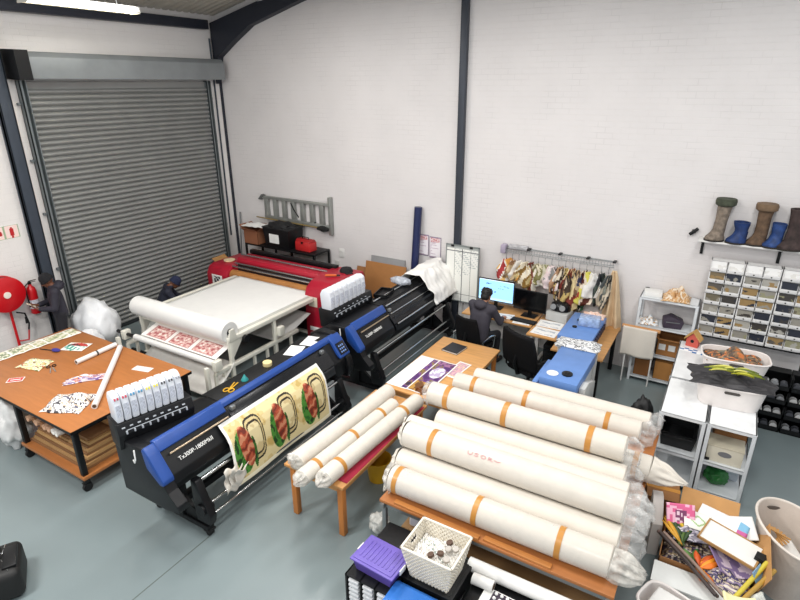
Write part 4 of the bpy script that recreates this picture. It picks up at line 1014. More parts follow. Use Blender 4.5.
b = MB(); b.grid(lambda u, v: ((u - .5) * .62, (v - .5) * .98, .003 + .006 * (u > .5) * abs(math.sin(u * 8))), 60, 90, purp); o = b.build('poster', PRINT, None, thick=.003, off=1)
tag(o, 'sheet printed with purple and gold pictures and a white margin on the pine table', 'poster', (-3.3, 6.14, .751), -.02)
def purp2(u, v):
    if u < .08 or u > .92 or v < .08 or v > .92: return '#efe9e2'
    n_ = noise.noise(Vector((u * 6 + 9, v * 6, 2)))
    return '#d7a9ae' if n_ > .1 else ('#b98fa8' if n_ > -.2 else '#d9c3a4')
b = MB(); b.grid(lambda u, v: ((u - .5) * .2, (v - .5) * .5, .002), 20, 30, purp2); o = b.build('poster', PRINT, None, thick=.003, off=1)
tag(o, 'narrow pink printed sheet beside the purple poster on the pine table', 'poster', (-2.94, 6.5, .751), -.1)
b = MB(); b.prism([(0, 0), (.12, 0), (0, .07)], 'y', -.05, .05); b.b2((-.02, -.06, 0), (.14, -.05, .05)); b.b2((-.02, .05, 0), (.14, .06, .05)); o = b.build('tape_dispenser', mat('dispenser_brown', '#7a4a24', .5), None); tag(o, 'small brown tape dispenser at the near end of the pine table', 'dispenser', (-3.1, 5.66, .751), 1.2)
# ================================================================ storage in front of the roll table (bottom edge of the picture)
# black drawer organiser with white fronts
t = thing('drawer_organiser', 'black small-parts organiser with columns of white drawers under the purple box', 'organiser', (-2.07, 3.05, 0))
b = MB(); b.b2((-.235, -.16, 0), (-.22, .2, .6)); b.b2((.22, -.16, 0), (.235, .2, .6)); b.b2((-.235, .185, 0), (.235, .2, .6)); b.b2((-.235, -.16, .585), (.235, .2, .6)); b.b2((-.235, -.16, 0), (.235, .2, .015))
for x in (-.075, .075): b.b2((x - .006, -.16, 0), (x + .006, .185, .6))
b.build('cabinet', BLACK, t)
for c_ in range(3):
    for r_ in range(11):
        b = MB(); x = -.148 + c_ * .148; z = .022 + r_ * .0505; b.b2((x - .05, -.165, z + .006), (x + .05, .16, z + .034), .003); b.build('drawer', mat('drawer_white', '#dcdde0', .4, var=.12, scale=30), t)
# purple lidded box
t = thing('storage_box', 'purple plastic storage box with a ribbed purple lid', 'storage box', (-2.06, 3.1, .602), -.05)
PUR = mat('purple_plastic', '#5a4a9c', .42)
b = MB(); b.rings([[(sx * w, sy * l, z) for sx, sy in ((-1, -1), (1, -1), (1, 1), (-1, 1))] for w, l, z in ((.18, .125, 0), (.205, .145, .115))]); b.build('box_body', PUR, t)
b = MB(); b.box((0, 0, .125), (.45, .325, .02), .008); b.box((0, 0, .138), (.4, .28, .012), .005)
for k in range(9): b.box((-.16 + k * .04, 0, .146), (.014, .2, .006), .002)
b.build('lid', mat('purple_lid', '#6b5ab0', .4), t)
for s in (-1, 1):
    b = MB(); b.box((s * .225, 0, .11), (.012, .09, .05), .004); b.build('latch', LABELW, t)
# black crate behind the purple box, box under the woven basket
def lidded_crate(label, loc, d, m, lidm=None, name='storage_crate'):
    t = thing(name, label, 'crate', loc); w, l, h = d
    b = MB(); b.rings([[(sx * a, sy * c, z) for sx, sy in ((-1, -1), (1, -1), (1, 1), (-1, 1))] for a, c, z in ((w / 2 - .02, l / 2 - .02, 0), (w / 2 - .005, l / 2 - .005, h - .03))]); b.build('crate_body', m, t)
    b = MB(); b.box((0, 0, h - .018), (w, l, .03), .008); b.box((0, 0, h - .002), (w - .06, l - .06, .008), .002); b.build('lid', lidm or m, t)
    for s in (-1, 1):
        b = MB(); b.box((s * (w / 2 - .003), 0, h * .7), (.014, .12, .03), .005); b.build('handle', m, t)
    return t
lidded_crate('black lidded crate standing under the white woven basket', (-1.62, 3.33, 0), (.5, .46, .62), BLACK)
lidded_crate('black crate on the floor beneath the white rolls and the knob tray', (-.98, 3.3, 0), (.7, .52, .52), BLACK)
lidded_crate('black crate behind the purple box, against the roll table', (-2.1, 3.45, 0), (.4, .34, .6), mat('crate_black2', '#0f0f11', .5, spec=.3))
# blue topped drawer unit
t = thing('drawer_unit', 'clear fronted drawer unit with a blue top beneath the woven basket', 'drawer unit', (-1.62, 2.9, 0))
b = MB(); b.b2((-.24, -.14, 0), (.24, .17, .56), .006); b.build('cabinet', mat('unit_grey', '#c9ccd4', .4), t)
b = MB(); b.prism([(-.17, .56), (-.17, .6), (-.12, .625), (.13, .625), (.17, .6), (.17, .56)], 'x', -.25, .25, bev=.006); b.build('blue_top', mat('unit_blue', '#2f6fc0', .4), t)
for r_ in range(4):
    for c_ in range(2):
        b = MB(); b.box((-.115 + c_ * .23, -.147, .08 + r_ * .13), (.21, .02, .115), .006); dr = b.build('drawer', mat('drawer_clear', '#aab2c6', .25, var=.3, scale=18), t)
        b = MB(); b.box((-.115 + c_ * .23, -.162, .105 + r_ * .13), (.07, .012, .02), .004); b.build('handle', LABELW, dr)
        b = MB(); b.box((-.115 + c_ * .23 + (.06 if c_ else -.06), -.1585, .07 + r_ * .13), (.05, .004, .05)); b.build('drawer_label', mat('label_orange', '#c58a6a', .5, var=.4, scale=50), dr)
# woven white basket with scraps
t = thing('woven_basket', 'square white woven plastic basket full of small white scraps and eyelets', 'basket', (-1.615, 3.29, .622), 0.0)
BASK = mat('basket_white', '#e6dfd0', .5)
b = MB(); bw = [(.175, .14, 0), (.235, .2, .33)]
def bpos(side, u, v):
    a = bw[0][0] + (bw[1][0] - bw[0][0]) * v; c = bw[0][1] + (bw[1][1] - bw[0][1]) * v; z = .33 * v
    q = .004 * (1 if (int(u * 22) + int(v * 16)) % 2 else -1)
    return [(-a + 2 * a * u, -c - q, z), (a + q, -c + 2 * c * u, z), (a - 2 * a * u, c + q, z), (-a - q, c - 2 * c * u, z)][side]
for s in range(4):
    for i in range(22):
        for j in range(16):
            if s in (1, 3) and 8 <= i < 14 and j in (12, 13): continue
            u0_, u1_, v0_, v1_ = i / 22, (i + .985) / 22, j / 16, (j + .985) / 16
            vs = [b.bm.verts.new(bpos(s, uu, vv)) for uu, vv in ((u0_ + .0005, v0_ + .0005), (u1_, v0_ + .0005), (u1_, v1_), (u0_ + .0005, v1_))]
            # each woven cell is a small raised square
            b.bm.faces.new(vs)
b.b2((-.175, -.14, 0), (.175, .14, .006)); b.build('woven_wall', BASK, t, thick=.008, smooth=False)
b = MB()
for lo, hi in (((-.245, -.21, .325), (.245, -.19, .345)), ((-.245, .19, .325), (.245, .21, .345)), ((-.245, -.21, .325), (-.225, .21, .345)), ((.225, -.21, .325), (.245, .21, .345))): b.b2(lo, hi, .006)
b.build('rim', BASK, t)
b = MB()
def scr(u, v):
    x, y = (u - .5) * .39, (v - .5) * .33
    return (x, y, .2 + .07 * (1 - (2 * u - 1) ** 2) * (1 - (2 * v - 1) ** 2) + .03 * noise.noise(Vector((u * 14, v * 14, 1))) + .02 * noise.noise(Vector((u * 30, v * 30, 1))))
def scc(u, v):
    h = hsh(int(u * 26), int(v * 22))
    return ['#f2f0ec', '#e6e3de', '#d6d2cb', '#f6f5f2', '#c2beb9', '#efede8', '#9aa79e'][int(h * 7)]
b.grid(scr, 52, 44, scc); o = b.build('fabric_scraps', PRINT, None, ang=20); tag(o, 'heap of small white scraps filling the woven basket', 'scraps', (-1.615, 3.29, .622), kind='stuff')
for i, (x, y) in enumerate(((.06, -.05), (.1, .03), (.0, -.1), (.13, -.08), (.08, .1), (.15, .06))):
    b = MB(); M = Matrix.Rotation(.9 * (hsh(i) - .5), 4, 'X') @ Matrix.Rotation(.9 * (hsh(i, 2) - .5), 4, 'Y')
    b.lathe([(.01, 0), (.028, 0), (.03, .006), (.03, .022), (.026, .026), (.01, .026)], n=18, M=M); o = b.build('thread_spool', mat('spool_grey', '#b3ada6', .4) if i % 2 else mat('spool_brown', '#5c463a', .5), None)
    tag(o, '%s spool on the scraps in the woven basket, %s from the left' % (('dark brown', 'grey')[i % 2], ['second', 'fourth', 'first', 'fifth', 'third', 'last'][i]), 'spool', (-1.615 + x, 3.29 + y, .622 + .275), group='spools in the woven basket')
# white paper rolls on the crate and knob tray
plain_roll('paper_roll', (-1.42, 3.56, .525 + .06), (-.5, 3.57, .525 + .06), .06, WHITE, 'long white paper roll on the black crate along the front of the roll table', group='white rolls at the front')
plain_roll('paper_roll', (-1.33, 3.44, .525 + .05), (-1.14, 3.445, .525 + .05), .05, WHITE, 'short white paper roll stub in front of the long one on the black crate', group='white rolls at the front')
t = thing('knob_tray', 'white framed black tray with rows of round white knobs on the black crate', 'tray', (-.93, 3.3, .523), -.03)
b = MB(); b.box((0, 0, .012), (.56, .28, .022), .004); b.build('tray_frame', LABELW, t)
b = MB(); b.box((.03, 0, .026), (.46, .25, .01), .003); b.build('tray_insert', mat('insert_purple', '#3a3040', .5), t)
for i in range(9):
    for j in range(5):
        b = MB(); b.lathe([(.0, 0), (.014, 0), (.016, .008), (.01, .018), (0, .02)], (-.17 + i * .05, -.1 + j * .05, .031), n=10); b.build('knob', LABELW, t)
# white storage box under the roll table, plastic ball
t = thing('drawer_box', 'pale plastic drawer box on the shelf under the front left of the roll table', 'box', (-2.1, 4.3, .131))
b = MB(); b.box((0, 0, .2), (.5, .42, .38), .02); b.build('box_body', mat('pale_box', '#d7d5da', .4), t); b = MB(); b.box((-.02, -.218, .2), (.4, .02, .3), .008); b.build('drawer', mat('pale_drawer', '#c9c5cf', .35), t); b = MB(); b.box((-.05, -.235, .14), (.1, .015, .03), .004); b.build('handle', TAPE, t)
sack('film_ball', (-2.66, 3.98, 0), (.11, .1, .12), 'small crumpled ball of clear film on the floor between bench and roll table', plastic_film('ball_film', '#e4e4de', .7), 41, .35, cat='plastic')
# ================================================================ along the back wall
W0 = YW - .002
# ladder hung sideways with a pole under it
t = thing('ladder', 'grey aluminium step ladder hung sideways on the white back wall', 'ladder', (-8.25, W0 - .06, 1.96))
ALU = mat('aluminium', '#9a9c98', .4, .5, var=.1)
b = MB(); b.b2((-1.0, -.025, .2), (.96, .025, .26), .004); b.build('side_rail', ALU, t)
b = MB(); b.b2((-.92, -.03, -.27), (.98, .03, -.2), .004, M=Matrix.Rotation(.02, 4, 'Y')); b.build('side_rail', ALU, t)
for k in range(7):
    b = MB(); x = -.86 + k * .265; b.b2((x - .06, -.02, -.22), (x + .05, .045, .22), .004); b.build('tread', ALU, t)
b = MB(); b.b2((.93, -.04, -.42), (1.0, .05, .4), .006); b.build('stabiliser_bar', ALU, t)
b = MB(); b.prism([(-1.02, .16), (-1.09, .17), (-.98, .29), (-.9, .27)], 'y', -.03, .04); b.build('top_cap', mat('cap_grey', '#5a5c5b', .5), t)
b = MB(); b.tube([(-.1, -.04, .18), (-.02, -.05, .05), (.12, -.05, -.12)], .012, 8); b.tube([(-.1, -.04, -.25), (-.05, -.05, -.45), (.12, -.05, -.48), (.22, -.05, -.25)], .012, 8); b.build('strap', BLACK, t)
b = MB(); 
for x in (-.6, .5): b.b2((x - .02, -.01, -.26), (x + .02, .055, -.19))
b.build('wall_hook', BLACKM, t)
t = thing('broom', 'long pole with a black head hung beneath the ladder on the back wall', 'broom', (-8.3, W0 - .12, 1.7))
b = MB(); b.cyl((-1.1, 0, .02), (.75, 0, -.02), .014, n=10); b.build('pole', mat('pole_tan', '#8f7a4a', .5), t)
b = MB(); b.blob((.84, 0, -.03), (.16, .05, .06), .3, 4, 10, 3); b.build('broom_head', DARK, t)
# low black bench behind the heat press with boxes on it
t = thing('shelf_bench', 'low black metal shelf behind the red heat press', 'shelf', (-8.35, 9.0, 0))
b = MB(); b.b2((-1.02, -.26, 1.18), (1.0, .28, 1.22), .004); b.build('top_board', BLACK, t); b = MB(); b.b2((-1.02, -.26, .62), (1.0, .28, .65), .004); b.build('middle_board', BLACK, t)
for x in (-1.0, -.1, .98):
    for y in (-.24, .26):
        b = MB(); b.box((x, y, .59), (.04, .04, 1.18)); b.build('leg', BLACKM, t)
carton('cardboard_box', (-9.14, 8.92, 1.222), .0, (.42, .4, .3), mat('carton_red', '#8c5a3e', .8), 'open brown cardboard box with white paper on the black shelf behind the press')
b = MB(); b.grid(lambda u, v: ((u - .5) * .62, (v - .5) * .36, .02 + .05 * noise.noise(Vector((u * 4, v * 4, 1)))), 16, 10); o = b.build('packing_paper', PAPER, None, thick=.004); tag(o, 'white packing paper lying over the open brown box by the ladder', 'paper', (-9.12, 8.92, 1.6), .1)
b = MB(); b.b2((-.35, -.22, 0), (.35, .22, .04), .004); o = b.build('red_board', mat('red_board', '#8e2337', .6), None); tag(o, 'dark red board leaning out under the brown box behind the press', 'board', (-9.0, 8.96, .655))
t = thing('black_crate', 'big black plastic crate with a white label on the shelf behind the press', 'crate', (-8.4, 8.98, 1.222), -.03)
b = MB(); b.rings([[(sx * a, sy * c, z) for sx, sy in ((-1, -1), (1, -1), (1, 1), (-1, 1))] for a, c, z in ((.34, .21, 0), (.38, .24, .42))]); b.build('crate_body', BLACK, t)
b = MB(); b.box((0, 0, .43), (.8, .5, .03), .008); b.blob((0, 0, .45), (.36, .22, .1), .3, 2.5, 12, 6, flat=.44); b.build('lid', mat('crate_cover', '#111113', .7), t)
b = MB(); b.b2((-.2, -.238, .1), (.08, -.226, .3)); b.build('paper_label', LABELW, t)
t = thing('tool_box', 'red tool box on the right end of the black shelf behind the press', 'tool box', (-7.74, 8.95, 1.222), -.05)
b = MB(); b.box((0, 0, .1), (.42, .24, .2), .02); b.build('box_body', mat('tool_red', '#c0282a', .4), t); b = MB(); b.prism([(-.11, .2), (-.07, .25), (.07, .25), (.11, .2)], 'x', -.2, .2, bev=.006); b.build('lid', mat('tool_red2', '#a82022', .4), t)
b = MB(); b.tube([(-.1, 0, .245), (-.08, 0, .29), (.08, 0, .29), (.1, 0, .245)], .01, 8); b.box((0, -.124, .19), (.05, .012, .05)); b.build('handle', BLACK, t)
sack('yellow_rags', (-8.0, 8.95, .652), (.28, .18, .11), 'heap of yellow green rags on the lower board of the black shelf', mat('rag_yellow', '#b3a45a', .85, var=.3, scale=9), 51, .3, cat='rags')
carton('cardboard_box', (-9.7, 8.6, .004), .1, (.5, .42, .7), CARD, 'tall open cardboard box in the corner beside the roller shutter')
carton('cardboard_box', (-9.05, 8.97, .655 + .042), -.1, (.4, .3, .22), mat('carton_tan', '#a9783f', .8), 'small tan cardboard box on the lower board of the black shelf', False)
# poles leaning in the corner by the shutter
b = MB(); b.cyl((0, 0, 0), (-.0, .16, 1.75), .018, n=10); o = b.build('metal_pole', GREYM, None); tag(o, 'thin grey pole leaning in the corner between shutter and back wall', 'pole', (-10.0, 9.12, .002))
# cardboard sheets
def leaning(name, label, cat, x, w, h, m, ybase, ytop, th=.02, tilt=0):
    b = MB(); a = math.atan2(ytop - ybase, h); b.b2((-w / 2, -th, 0), (w / 2, 0, h / math.cos(a)), .002, M=Matrix.Rotation(-a, 4, 'X') @ Matrix.Rotation(tilt, 4, 'Y'))
    o = b.build(name, m, None); return tag(o, label, cat, (x, ybase, .004))
leaning('cardboard_sheet', 'large brown cardboard sheet leaning on the back wall behind the second printer', 'cardboard', -5.88, .98, 1.12, mat('sheet_brown', '#a5713f', .8), 9.06, 9.26)
leaning('grey_sheet', 'grey board leaning on the wall just behind the brown cardboard sheet', 'board', -5.86, .82, 1.24, mat('sheet_grey', '#8f8f90', .6), 9.17, 9.315)
leaning('cardboard_sheet', 'narrow brown cardboard sheet leaning left of the large one', 'cardboard', -6.52, .22, .95, mat('sheet_brown2', '#94643a', .8), 9.0, 9.3)
b = MB(); b.lathe([(.05, 0), (.075, 0), (.075, 2.38), (.05, 2.38)], n=24, M=Matrix.Rotation(.03, 4, 'Y') @ Matrix.Rotation(-.055, 4, 'X')); o = b.build('blue_tube', NAVY, None); tag(o, 'tall dark blue tube leaning upright against the back wall', 'tube', (-5.2, 9.12, .01))
# notices, white board, sockets
def notcol(u, v):
    if u < .05 or u > .95 or v < .04 or v > .96: return '#8d7f94'
    if v > .74: return '#c9868a' if (hsh(int(u * 9), int(v * 30)) > .35 and .12 < u < .88) else '#eadfe2'
    if (v * 18) % 1 < .45 and .1 < u < .1 + .8 * hsh(int(v * 18), 3): return '#b9a3b5'
    return '#ebe6ea'
for lab, x in (('framed pink printed notice on the back wall, left one half behind the blue tube', -5.06), ('framed pink printed notice on the back wall, right one clear of the blue tube', -4.79)):
    b = MB(); b.grid(lambda u, v: ((u - .5) * .25, 0, v * .42), 24, 40, notcol); o = b.build('wall_notice', PRINT, None, thick=.01, off=0); tag(o, lab, 'notice', (x, W0 - .008, 1.42 if x < -4.9 else 1.4))
t = thing('white_board', 'tall white job board with four ruled columns hung over the steel column', 'white board', (-4.15, W0 - .125, .66))
def wbcol(u, v):
    if v > .945: return '#aeb2b0'
    for k in (.26, .5, .76):
        if abs(u - k) < .008: return '#4b4d50'
    if abs(v - .9) < .004 or abs(v - .13) < .004: return '#6a6c6e'
    c_ = int(u * 3.99); n_ = (0.96, .46, .5, .62)[c_]
    if v > n_ and v < .94 and (v * 30) % 1 < .5 and hsh(int(u * 40), int(v * 30)) > .45 + .25 * (c_ == 0): return '#b9bebd'
    return '#eeeee8'
b = MB(); b.grid(lambda u, v: ((u - .5) * .66, 0, v * 1.1), 90, 130, wbcol); b.build('board_face', PRINT, t, thick=.012, off=0, smooth=False)
b = MB(); b.b2((-.34, -.016, -.012), (-.325, .012, 1.112)); b.b2((.325, -.016, -.012), (.34, .012, 1.112)); b.b2((-.34, -.016, 1.09), (.34, .012, 1.112)); b.b2((-.34, -.016, -.012), (.34, .012, .006)); b.build('board_frame', mat('board_alu', '#8f9694', .4, .4), t)
for x in (-.2, .18):
    b = MB(); b.box((x, -.02, 1.09), (.06, .02, .04), .004); b.build('clip', DARK, t)
b = MB(); b.b2((-.07, 0, -.1), (.07, .012, .1), .004); b.b2((-.04, -.006, .02), (.04, .0, .07), .002); o = b.build('wall_socket', WHITE, None); tag(o, 'white socket on the back wall right of the ladder', 'socket', (-7.07, W0 - .012, 1.16))
b = MB(); b.b2((-.05, -.02, -.05), (.05, 0, .05), .008); o = b.build('wall_socket', mat('socket_grey', '#c9c7c3', .4), None); tag(o, 'grey socket low on the back wall beside the black shelf', 'socket', (-7.2, W0, .92))

# ================================================================ desks, monitors, seated worker
DESKW = mat('desk_wood', '#c8955c', .4, var=.12, scale=3, stretch=(1, 8, 8))
def desk(label, lo, hi, legm):
    cx, cy = (lo[0] + hi[0]) / 2, (lo[1] + hi[1]) / 2; w, l = hi[0] - lo[0], hi[1] - lo[1]
    t = thing('office_desk', label, 'desk', (cx, cy, 0))
    b = MB(); b.b2((-w / 2, -l / 2, .722), (w / 2, l / 2, .75), .004); b.build('desktop', DESKW, t)
    for s in (-1, 1):
        b = MB(); b.b2((s * (w / 2 - .06) - .03, -l / 2 + .1, .0), (s * (w / 2 - .06) + .03, l / 2 - .1, .03), .006); b.b2((s * (w / 2 - .06) - .03, -.09, .02), (s * (w / 2 - .06) + .03, -.02, .722), .006); b.b2((s * (w / 2 - .06) - .02, -l / 2 + .08, .69), (s * (w / 2 - .06) + .02, l / 2 - .08, .721)); b.build('leg', legm, t)
    return t
desk('pale wooden desk with white legs under the two monitors', (-3.8, 8.5), (-2.52, 9.26), WHITE)
desk('pale wooden desk with papers between the black monitor and the blue machine', (-2.5, 8.2), (-2.0, 9.26), WHITE)
def monitor(label, x, y, rz, w, h, z, scr):
    t = thing('monitor', label, 'monitor', (x, y, .751), rz)
    b = MB(); b.b2((-w / 2, -.012, z), (w / 2, .012, z + h), .006); b.b2((-w / 2 + .1, .01, z + .08), (w / 2 - .1, .045, z + h - .08), .012); b.build('housing', BLACK, t)
    F = frame((0, -.014, z + h / 2), (1, 0, 0), (0, 0, 1))
    b = MB(); b.grid(lambda u, v: F @ Vector(((u - .5) * (w - .03), (v - .5) * (h - .035), 0)), 60, 36, scr[0]); b.build('screen', scr[1], t)
    b = MB(); b.b2((-.035, .015, .01), (.035, .04, z + .1), .006); b.box((0, .02, .008), (.26, .2, .014), .006); b.build('stand', BLACK, t)
    return t
def blue_screen(u, v):
    if v > .965: return '#d5e2ee'
    for (x, y, w, h) in ((.2, .78, .16, .06), (.62, .74, .05, .05), (.7, .74, .08, .04), (.8, .72, .1, .04), (.56, .6, .16, .035), (.45, .4, .05, .08)):
        if x < u < x + w and y < v < y + h: return '#1f4368' if hsh(int(u * 60), int(v * 36)) > .35 else '#7fb0dc'
    return '#8ec3f2' if v > .1 else '#a9d2f4'
monitor('lit monitor with a pale blue screen in front of the seated worker', -3.36, 9.0, .02, .68, .42, .13, (blue_screen, SCREEN))
monitor('switched off black monitor right of the lit one', -2.7, 8.94, -.04, .6, .38, .1, (lambda u, v: '#08090b', print_mat('screen_off', .15)))
t = thing('keyboard', 'black keyboard and speaker bar under the switched off monitor', 'keyboard', (-2.7, 8.66, .751), -.03)
b = MB(); b.box((0, 0, .012), (.44, .15, .02), .005); b.build('keyboard_base', BLACK, t)
b = MB()
for i in range(14):
    for j in range(5): b.box((-.19 + i * .029, -.055 + j * .027, .026), (.023, .021, .008), .002, seg=1)
b.build('keys', mat('keys_dark', '#26282c', .5), t)
def plain_page(u, v): return '#b9bec6' if (.12 < u < .88 and .1 < v < .9 and (v * 22) % 1 < .4 and hsh(int(v * 22), int(u * 9)) > .45) else '#f4f3f0'
for lab, x, y, rz in (('white pages on the desk right beside the seated worker', -3.05, 8.72, .2), ('white page at the front edge of the desk beside the keyboard', -2.72, 8.545 + .08, .1), ('open white document on the right hand desk', -2.25, 8.42, -.05), ('second white document above the open one on the right hand desk', -2.26, 8.76, .03)):
    b = MB(); b.grid(lambda u, v: ((u - .5) * (.3 if x < -2.5 else .42), (v - .5) * (.21 if x < -2.6 else .3), 0), 24, 24, plain_page); o = b.build('page', PRINT, None, thick=.003, off=1); tag(o, lab, 'paper', (x, y, .7515), rz)
t = thing('label_printer', 'grey desktop printer with a round black top beside the black monitor', 'printer', (-2.2, 9.06, .751), -.1)
b = MB(); b.box((0, 0, .09), (.38, .32, .17), .02); b.build('printer_body', mat('printer_grey', '#b9bab8', .4), t)
b = MB(); b.lathe([(.0, 0), (.17, 0), (.18, .03), (.16, .11), (.1, .15), (0, .16)], (0, .02, .176), n=28, sx=1.0, sy=.75); b.build('round_cover', PGLOSS, t)
for s in (-1, 1):
    b = MB(); b.lathe([(.025, 0), (.05, 0), (.05, .012), (.025, .012)], n=18, M=Matrix.Translation((s * .08, -.12, .26)) @ Matrix.Rotation(PI / 2 - .4, 4, 'X')); b.build('spool_window', mat('window_grey', '#77797c', .3), t)
# office chairs
def chair(label, loc, rz, big=False):
    t = thing('office_chair', label, 'chair', loc, rz)
    b = MB(); b.box((0, 0, .46), (.5, .48, .08), .035, seg=3); b.build('seat', mat('chair_fabric', '#0c0c0e', .85, spec=.2), t)
    w = .7 if big else .48; h = .58 if big else .5
    b = MB()
    def bp(u, v): 
        x = (u - .5) * w * (1 - .18 * v ** 3); return (x, -.25 - .1 * v + .06 * (2 * u - 1) ** 2 , .54 + v * h)
    b.grid(bp, 14, 14); b.build('backrest', mat('chair_mesh', '#0d0d0f', .8, bump=.3, bscale=150, spec=.2), t, thick=.06 if big else .03, off=0)
    b = MB(); b.tube([(0, -.28, .82), (0, -.33, .62), (0, -.26, .42), (0, -.05, .4)], .025, 8); b.build('back_support', BLACKM, t)
    for s in (-1, 1):
        b = MB(); b.tube([(s * .25, -.2, .44), (s * .3, -.2, .46), (s * .3, -.22, .66), (s * .3, .02, .68), (s * .3, .12, .66), (s * .29, .1, .46), (s * .24, .08, .43)], .014, 8); b.build('armrest', CHROME if not big else BLACKM, t)
    b = MB(); b.cyl((0, 0, .08), (0, 0, .42), .028, n=14); b.build('gas_lift', CHROME if not big else BLACKM, t)
    b = MB()
    for k in range(5):
        a = 2 * PI * k / 5; b.tube([(0, 0, .1), (.28 * math.cos(a), .28 * math.sin(a), .07)], [.03, .02], 8)
    st = b.build('star_base', BLACKM, t)
    for k in range(5):
        a = 2 * PI * k / 5; b = MB(); p = Vector((.29 * math.cos(a), .29 * math.sin(a), .032)); q = Vector((-math.sin(a), math.cos(a), 0)) * .025; b.cyl(p - q, p + q, .031, n=14); b.build('caster', DARK, st)
    return t
chair('black mesh office chair with chrome arms under the seated worker', (-3.3, 8.0, 0), R(-12))
chair('large empty black office chair beside the blue machine', (-2.24, 7.66, 0), R(-26), True)
GJ = mat('grey_jacket', '#3a3740', .8, var=.1, bump=.15, bscale=30)
P = dict(head=(0, .14, 1.3), neck=(0, .05, 1.18), chest=(0, .0, 1.0), pelvis=(0, -.08, .62), face=(0, .93, -.36), up=(0, .36, .93),
  shL=(-.2, .03, 1.13), shR=(.2, .03, 1.13), elL=(-.27, .17, .87), elR=(.27, .17, .87), wrL=(-.14, .42, .84), wrR=(.15, .42, .84), pnL=(.1, 0, -1), pnR=(-.1, 0, -1), hdL=(.15, 1, -.05), hdR=(-.15, 1, -.05),
  hpL=(-.09, -.05, .6), hpR=(.09, -.05, .6), knL=(-.11, .36, .55), knR=(.11, .36, .55), anL=(-.11, .32, .08), anR=(.11, .34, .08), toeL=(-.12, .48, .045), toeR=(.12, .5, .045), curl=.35)
figure('person', 'person with short black hair in a dark grey hooded jacket sitting at the lit monitor', (-3.24, 8.04, -.0), R(-12), P, SKINL, GJ, mat('black_trouser', '#17171b', .8), SH, hair=HAIR, hood=True)
t = thing('computer_case', 'black computer case on the floor under the right hand desk', 'computer', (-2.22, 8.85, .0))
b = MB(); b.box((0, 0, .21), (.19, .42, .41), .01); b.build('case_body', BLACK, t); b = MB(); b.box((0, -.212, .3), (.16, .01, .12), .003); b.build('front_panel', PGLOSS, t)

# ================================================================ blue garment printers
def dtg(label, x, y, w, l, z0, z1, stand=True):
    t = thing('garment_printer', label, 'machine', (x, y, 0))
    b = MB(); b.b2((-w / 2, -l / 2, z1 - .16), (w / 2, l / 2, z1), .015); b.build('blue_body', DTG, t)
    b = MB(); b.b2((-w / 2 + .02, -l / 2 + .03, z0 + .0), (w / 2 - .02, l / 2 - .03, z1 - .16), .008); b.build('side_panel', mat('panel_white', '#d9dad8', .4), t)
    if stand:
        for sx in (-1, 1):
            for sy in (-1, 1):
                b = MB(); b.box((sx * (w / 2 - .06), sy * (l / 2 - .08), z0 / 2), (.06, .06, z0 - .002)); b.build('leg', BLACKM, t)
    return t
D1 = dtg('long blue topped machine with a white disc and black knob, nearest the fabric rolls', -1.5, 7.0, .5, 1.06, .42, 1.0)
b = MB(); b.lathe([(.0, 0), (.075, 0), (.078, .006), (.05, .014), (.0, .014)], (-.12, -.36, 1.0), n=28); b.build('white_disc', LABELW, D1)
b = MB(); b.lathe([(.0, 0), (.07, 0), (.07, .02), (.035, .024), (.03, .035), (0, .035)], (.06, -.3, 1.0), n=28); b.build('black_knob', BLACK, D1)
b = MB(); b.b2((-.34, -.52, .84), (-.27, .2, .9), .006); b.b2((-.28, -.45, .85), (-.24, -.35, .89)); b.build('side_rail', DTG, D1)
b = MB(); b.prism([(-.4, .45), (-.4, .9), (-.2, .9), (.25, .72), (.25, .45)], 'x', .25, .33, bev=.01); b.build('side_cover', mat('cover_white', '#cfd0cd', .45), D1)
D2 = dtg('shorter blue topped machine with two black caps on the wooden table, near the wall', -1.66, 8.42, .52, 1.05, .77, 1.0, False)
for x, y in ((-.1, .18), (-.1, -.12)):
    b = MB(); b.lathe([(.0, 0), (.035, 0), (.035, .018), (.0, .02)], (x, y, 1.0), n=20); b.build('round_button', BLACK, D2)
b = MB()
for k in range(8): b.box((.275, -.4 + k * .1, .92), (.03, .05, .1), .006)
b.build('side_clips', mat('clip_dark', '#2a2438', .4), D2)
wood_table('wooden_table', 'wooden table with dark legs under the far blue machine', (-1.98, 7.82), (-1.2, 9.2), .765, DESKW, BLACKM, .03, .06)
crumple('silver_sheet', (-1.55, 7.67, 1.0), .02, .62, .36, .06, ['#d6d7d8', '#8f9194', '#f0f0ef', '#55565a', '#b9babc'], 'crumpled silver and white sheet between the two blue machines', cat='sheet', seed=33)
b = MB(); b.box((0, 0, .0), (.6, .3, .02)); 
b.bm.clear(); b.b2((-.3, -.17, 0), (.3, .17, .03), .004)
for x in (-.27, .27): b.b2((x - .02, -.02, -.99), (x + .02, .02, 0))
o = b.build('tray_stand', WHITE, None); tag(o, 'white tray on a narrow stand between the two blue machines', 'tray', (-1.55, 7.7, .965 + .002))
b = MB(); b.b2((-.16, -.12, 0), (.16, .12, .14), .02); o = b.build('plastic_tub', plastic_film('tub', '#a9c0e4', .7), None); tag(o, 'translucent bluish tub on the far blue machine', 'tub', (-1.58, 8.5, 1.001), .1)
crumple('cloth_swatch', (-1.6, 8.9, 1.0), 0, .34, .24, .08, ['#e6c0ae', '#f0dccf', '#dba98f'], 'pale pink cloth swatch at the wall end of the far blue machine', seed=37)

